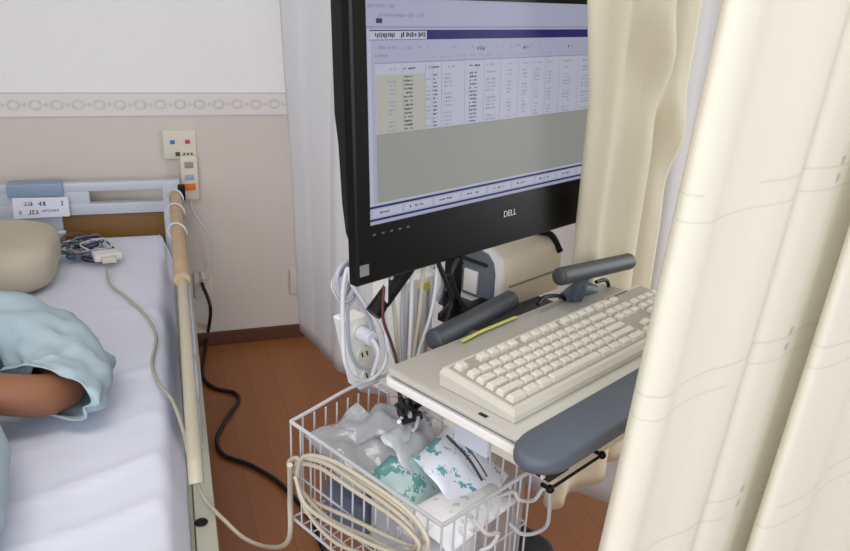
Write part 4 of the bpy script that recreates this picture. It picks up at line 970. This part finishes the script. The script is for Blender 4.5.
# contents
def sheetish(name, c, w, d, tilt, rot, m, amp=0.004, seed=0, thick=0.010):
    """soft flat packet: puffed rectangle"""
    b = MB(); nx, ny = 14, 14; R = Matrix.Rotation(rot, 3, 'Z') @ Matrix.Rotation(tilt[0], 3, 'X') @ Matrix.Rotation(tilt[1], 3, 'Y')
    T, B = [], []
    for j in range(ny + 1):
        tr, br = [], []
        for i in range(nx + 1):
            s, q = i / nx, j / ny; puff = thick * (math.sin(math.pi * s) * math.sin(math.pi * q)) ** 0.5 * 0.5 if 0 < s < 1 and 0 < q < 1 else 0
            w_ = amp * noise.noise(Vector((s * 3.5, q * 3.5, seed * 7.1)))
            for lst, sg in ((tr, 1), (br, -1)): lst.append(b.V(Vector(c) + R @ Vector(((s - 0.5) * w, (q - 0.5) * d, w_ + sg * (puff + 0.0004)))))
        T.append(tr); B.append(br)
    for j in range(ny):
        for i in range(nx):
            b.face((T[j][i], T[j][i + 1], T[j + 1][i + 1], T[j + 1][i])); b.face((B[j][i], B[j + 1][i], B[j + 1][i + 1], B[j][i + 1]))
    for i in range(nx): b.face((T[0][i + 1], T[0][i], B[0][i], B[0][i + 1])); b.face((T[ny][i], T[ny][i + 1], B[ny][i + 1], B[ny][i]))
    for j in range(ny): b.face((T[j][0], T[j + 1][0], B[j + 1][0], B[j][0])); b.face((T[j + 1][nx], T[j][nx], B[j][nx], B[j + 1][nx]))
    return b, R
def packet_material(name, base, ink, lo, seed, blobs=1.0, thr=0.60):
    m = bpy.data.materials.new(name); m.use_nodes = True; nt = m.node_tree; p = nt.nodes['Principled BSDF']; p.inputs['Roughness'].default_value = 0.35
    tc = nt.nodes.new('ShaderNodeTexCoord'); mp = nt.nodes.new('ShaderNodeMapping'); mp.inputs['Scale'].default_value = (1, 1, 0.6); mp.inputs['Location'].default_value = (seed, seed * 2, 0); nt.links.new(tc.outputs['Object'], mp.inputs[0])
    nz = nt.nodes.new('ShaderNodeTexNoise'); nz.inputs['Scale'].default_value = lo; nz.inputs['Detail'].default_value = 5; nz.inputs['Roughness'].default_value = 0.75; nt.links.new(mp.outputs[0], nz.inputs['Vector'])
    f = mathn(nt, 'MULTIPLY', mathn(nt, 'GREATER_THAN', nz.outputs['Fac'], thr), blobs)
    nt.links.new(mixc(nt, f, base, ink), p.inputs['Base Color']); return m
MP_teal = packet_material('teal_printed_paper', srgb(226, 231, 242), srgb(60, 150, 156), 34, 0.3, 0.9, 0.57)
MP_green = packet_material('green_printed_paper', srgb(170, 196, 194), srgb(70, 132, 128), 26, 1.7, 0.9, 0.5)
MP_gry = packet_material('faint_printed_paper', srgb(234, 234, 238), srgb(170, 172, 186), 60, 2.2, 0.6, 0.60)
def addthing(b, name, m, label, cat, **k): return tag(b.build(name, m, angle=70), label, cat, **k)
cc_ = K(0.665, 0.600, 0.905)
b, _ = sheetish('p', K(0.715, 0.612, 0.880), 0.125, 0.115, (0.60, 0.0), TH + 0.30, MP_teal, 0.008, 1, 0.016); addthing(b, 'sterile_packet', MP_teal, 'white packet with teal print leaning at the back of the basket', 'packet')
b, _ = sheetish('p', K(0.665, 0.660, 0.860), 0.085, 0.095, (0.5, -0.3), TH + 0.2, MP_green, 0.010, 2, 0.018); addthing(b, 'sterile_packet', MP_green, 'grey green printed packet in the middle of the basket', 'packet')
b, _ = sheetish('p', K(0.672, 0.570, 0.857), 0.155, 0.080, (0.22, 0.05), TH + 0.08, MP_gry, 0.006, 3, 0.020); addthing(b, 'paper_packet', MP_gry, 'plain white packet with faint print lying at the front of the basket', 'packet')
b, _ = sheetish('p', K(0.640, 0.755, 0.872), 0.10, 0.15, (0.12, -0.30), TH - 0.1, M_film, 0.022, 4, 0.03); addthing(b, 'film_bag', mat('crinkled_film', srgb(174, 178, 182), 0.15, alpha=0.7, bump=1.0, bscale=50, spec=0.9), 'crinkled clear plastic bag at the left end of the basket', 'plastic bag')
b, _ = sheetish('p', K(0.700, 0.770, 0.885), 0.11, 0.13, (-0.2, 0.2), TH + 0.5, M_film, 0.024, 5, 0.03); addthing(b, 'film_bag', mat('crinkled_film', srgb(196, 198, 200)), 'crinkled clear plastic bag against the back rim of the basket', 'plastic bag')
b, _ = sheetish('p', K(0.700, 0.690, 0.880), 0.10, 0.085, (0.7, 0.15), TH + 0.1, M_paper, 0.010, 6, 0.016); addthing(b, 'paper_packet', mat('silver_packet', srgb(188, 192, 196), 0.25, bump=0.6, bscale=60), 'silver grey packet standing between the bag and the teal print packet', 'packet')
for k, (u, n, w, d, h) in enumerate(((0.630, 0.580, 0.070, 0.085, 0.105), (0.685, 0.680, 0.09, 0.09, 0.095), (0.660, 0.775, 0.07, 0.09, 0.06))):
    b = MB(True); b.box(u - w / 2, u + w / 2, n - d / 2, n + d / 2, BB + 0.005, BB + 0.005 + h, 0.004)
    addthing(b, 'supply_box', mat('box_grey%d' % k, srgb(*((206, 208, 214), (188, 190, 196), (90, 98, 116))[k]), 0.5), ('pale box standing low in the front of the basket', 'light grey box low in the middle of the basket', 'slate blue box low at the left end of the basket')[k], 'box')
# thin black probe across the packet
b = MB(); b.tube([P(447, 436, 0.60), P(468, 458, 0.585), P(482, 480, 0.572)], 0.0022, seg=6); b.tube([P(454, 434, 0.60), P(474, 456, 0.587), P(487, 476, 0.575)], 0.0012, seg=6); addthing(b, 'probe', mat('dark_probe', srgb(60, 60, 66), 0.4), 'thin dark wire pair lying over the teal print packet', 'probe')
# cable loops on the basket front
def pu(px, py, du=0.0): return on_u(px, py, 0.572 + du)
lp = [[(296, 462), (318, 460), (352, 478), (392, 503), (418, 524), (424, 540), (414, 546), (392, 538), (350, 518), (312, 500), (298, 482)],
      [(300, 460), (326, 464), (360, 486), (396, 512), (414, 532), (416, 548), (400, 552), (370, 538), (328, 518), (303, 492), (296, 474)],
      [(298, 464), (320, 468), (350, 488), (386, 512), (408, 530), (420, 548), (404, 560), (372, 556), (335, 542), (310, 516), (298, 488)],
      [(302, 458), (330, 460), (368, 482), (402, 506), (422, 528), (428, 546), (416, 556), (380, 548), (332, 524), (305, 504), (295, 476)]]
b = MB(); chain = []
for k, l in enumerate(lp): chain += [pu(x, y, -0.007 * k) for x, y in l]
b.tube(chain, 0.0031, seg=8, sub=6); b.tube([pu(290, 470, 0.004), pu(289, 462, 0.004), pu(296, 458, 0.0), pu(300, 462, 0.0)], 0.0036, seg=8); addthing(b, 'coiled_sensor_cable', M_cable, 'cream cable hung in long loops over the side of the basket', 'cable')
# adapters and tangles below the basket
b = MB(True); b.box(0.88, 1.00, 1.02, 1.10, 0.0, 0.055, 0.006); addthing(b, 'power_brick', M_blackm, 'black power brick on the floor below the basket', 'power brick')
for k in range(5):
    rr2 = random.Random(k + 90); pts = [K(0.86 + 0.14 * rr2.random(), 1.10 + 0.18 * rr2.random(), 0.008 + 0.02 * rr2.random() + 0.004 * k) for _ in range(8)]
    b = MB(); b.tube(pts, 0.005, seg=6, sub=6); tag(b.build('floor_cable', M_cableb), 'black cable tangled on the floor below the basket', 'cable', 'black cables tangled on the floor')
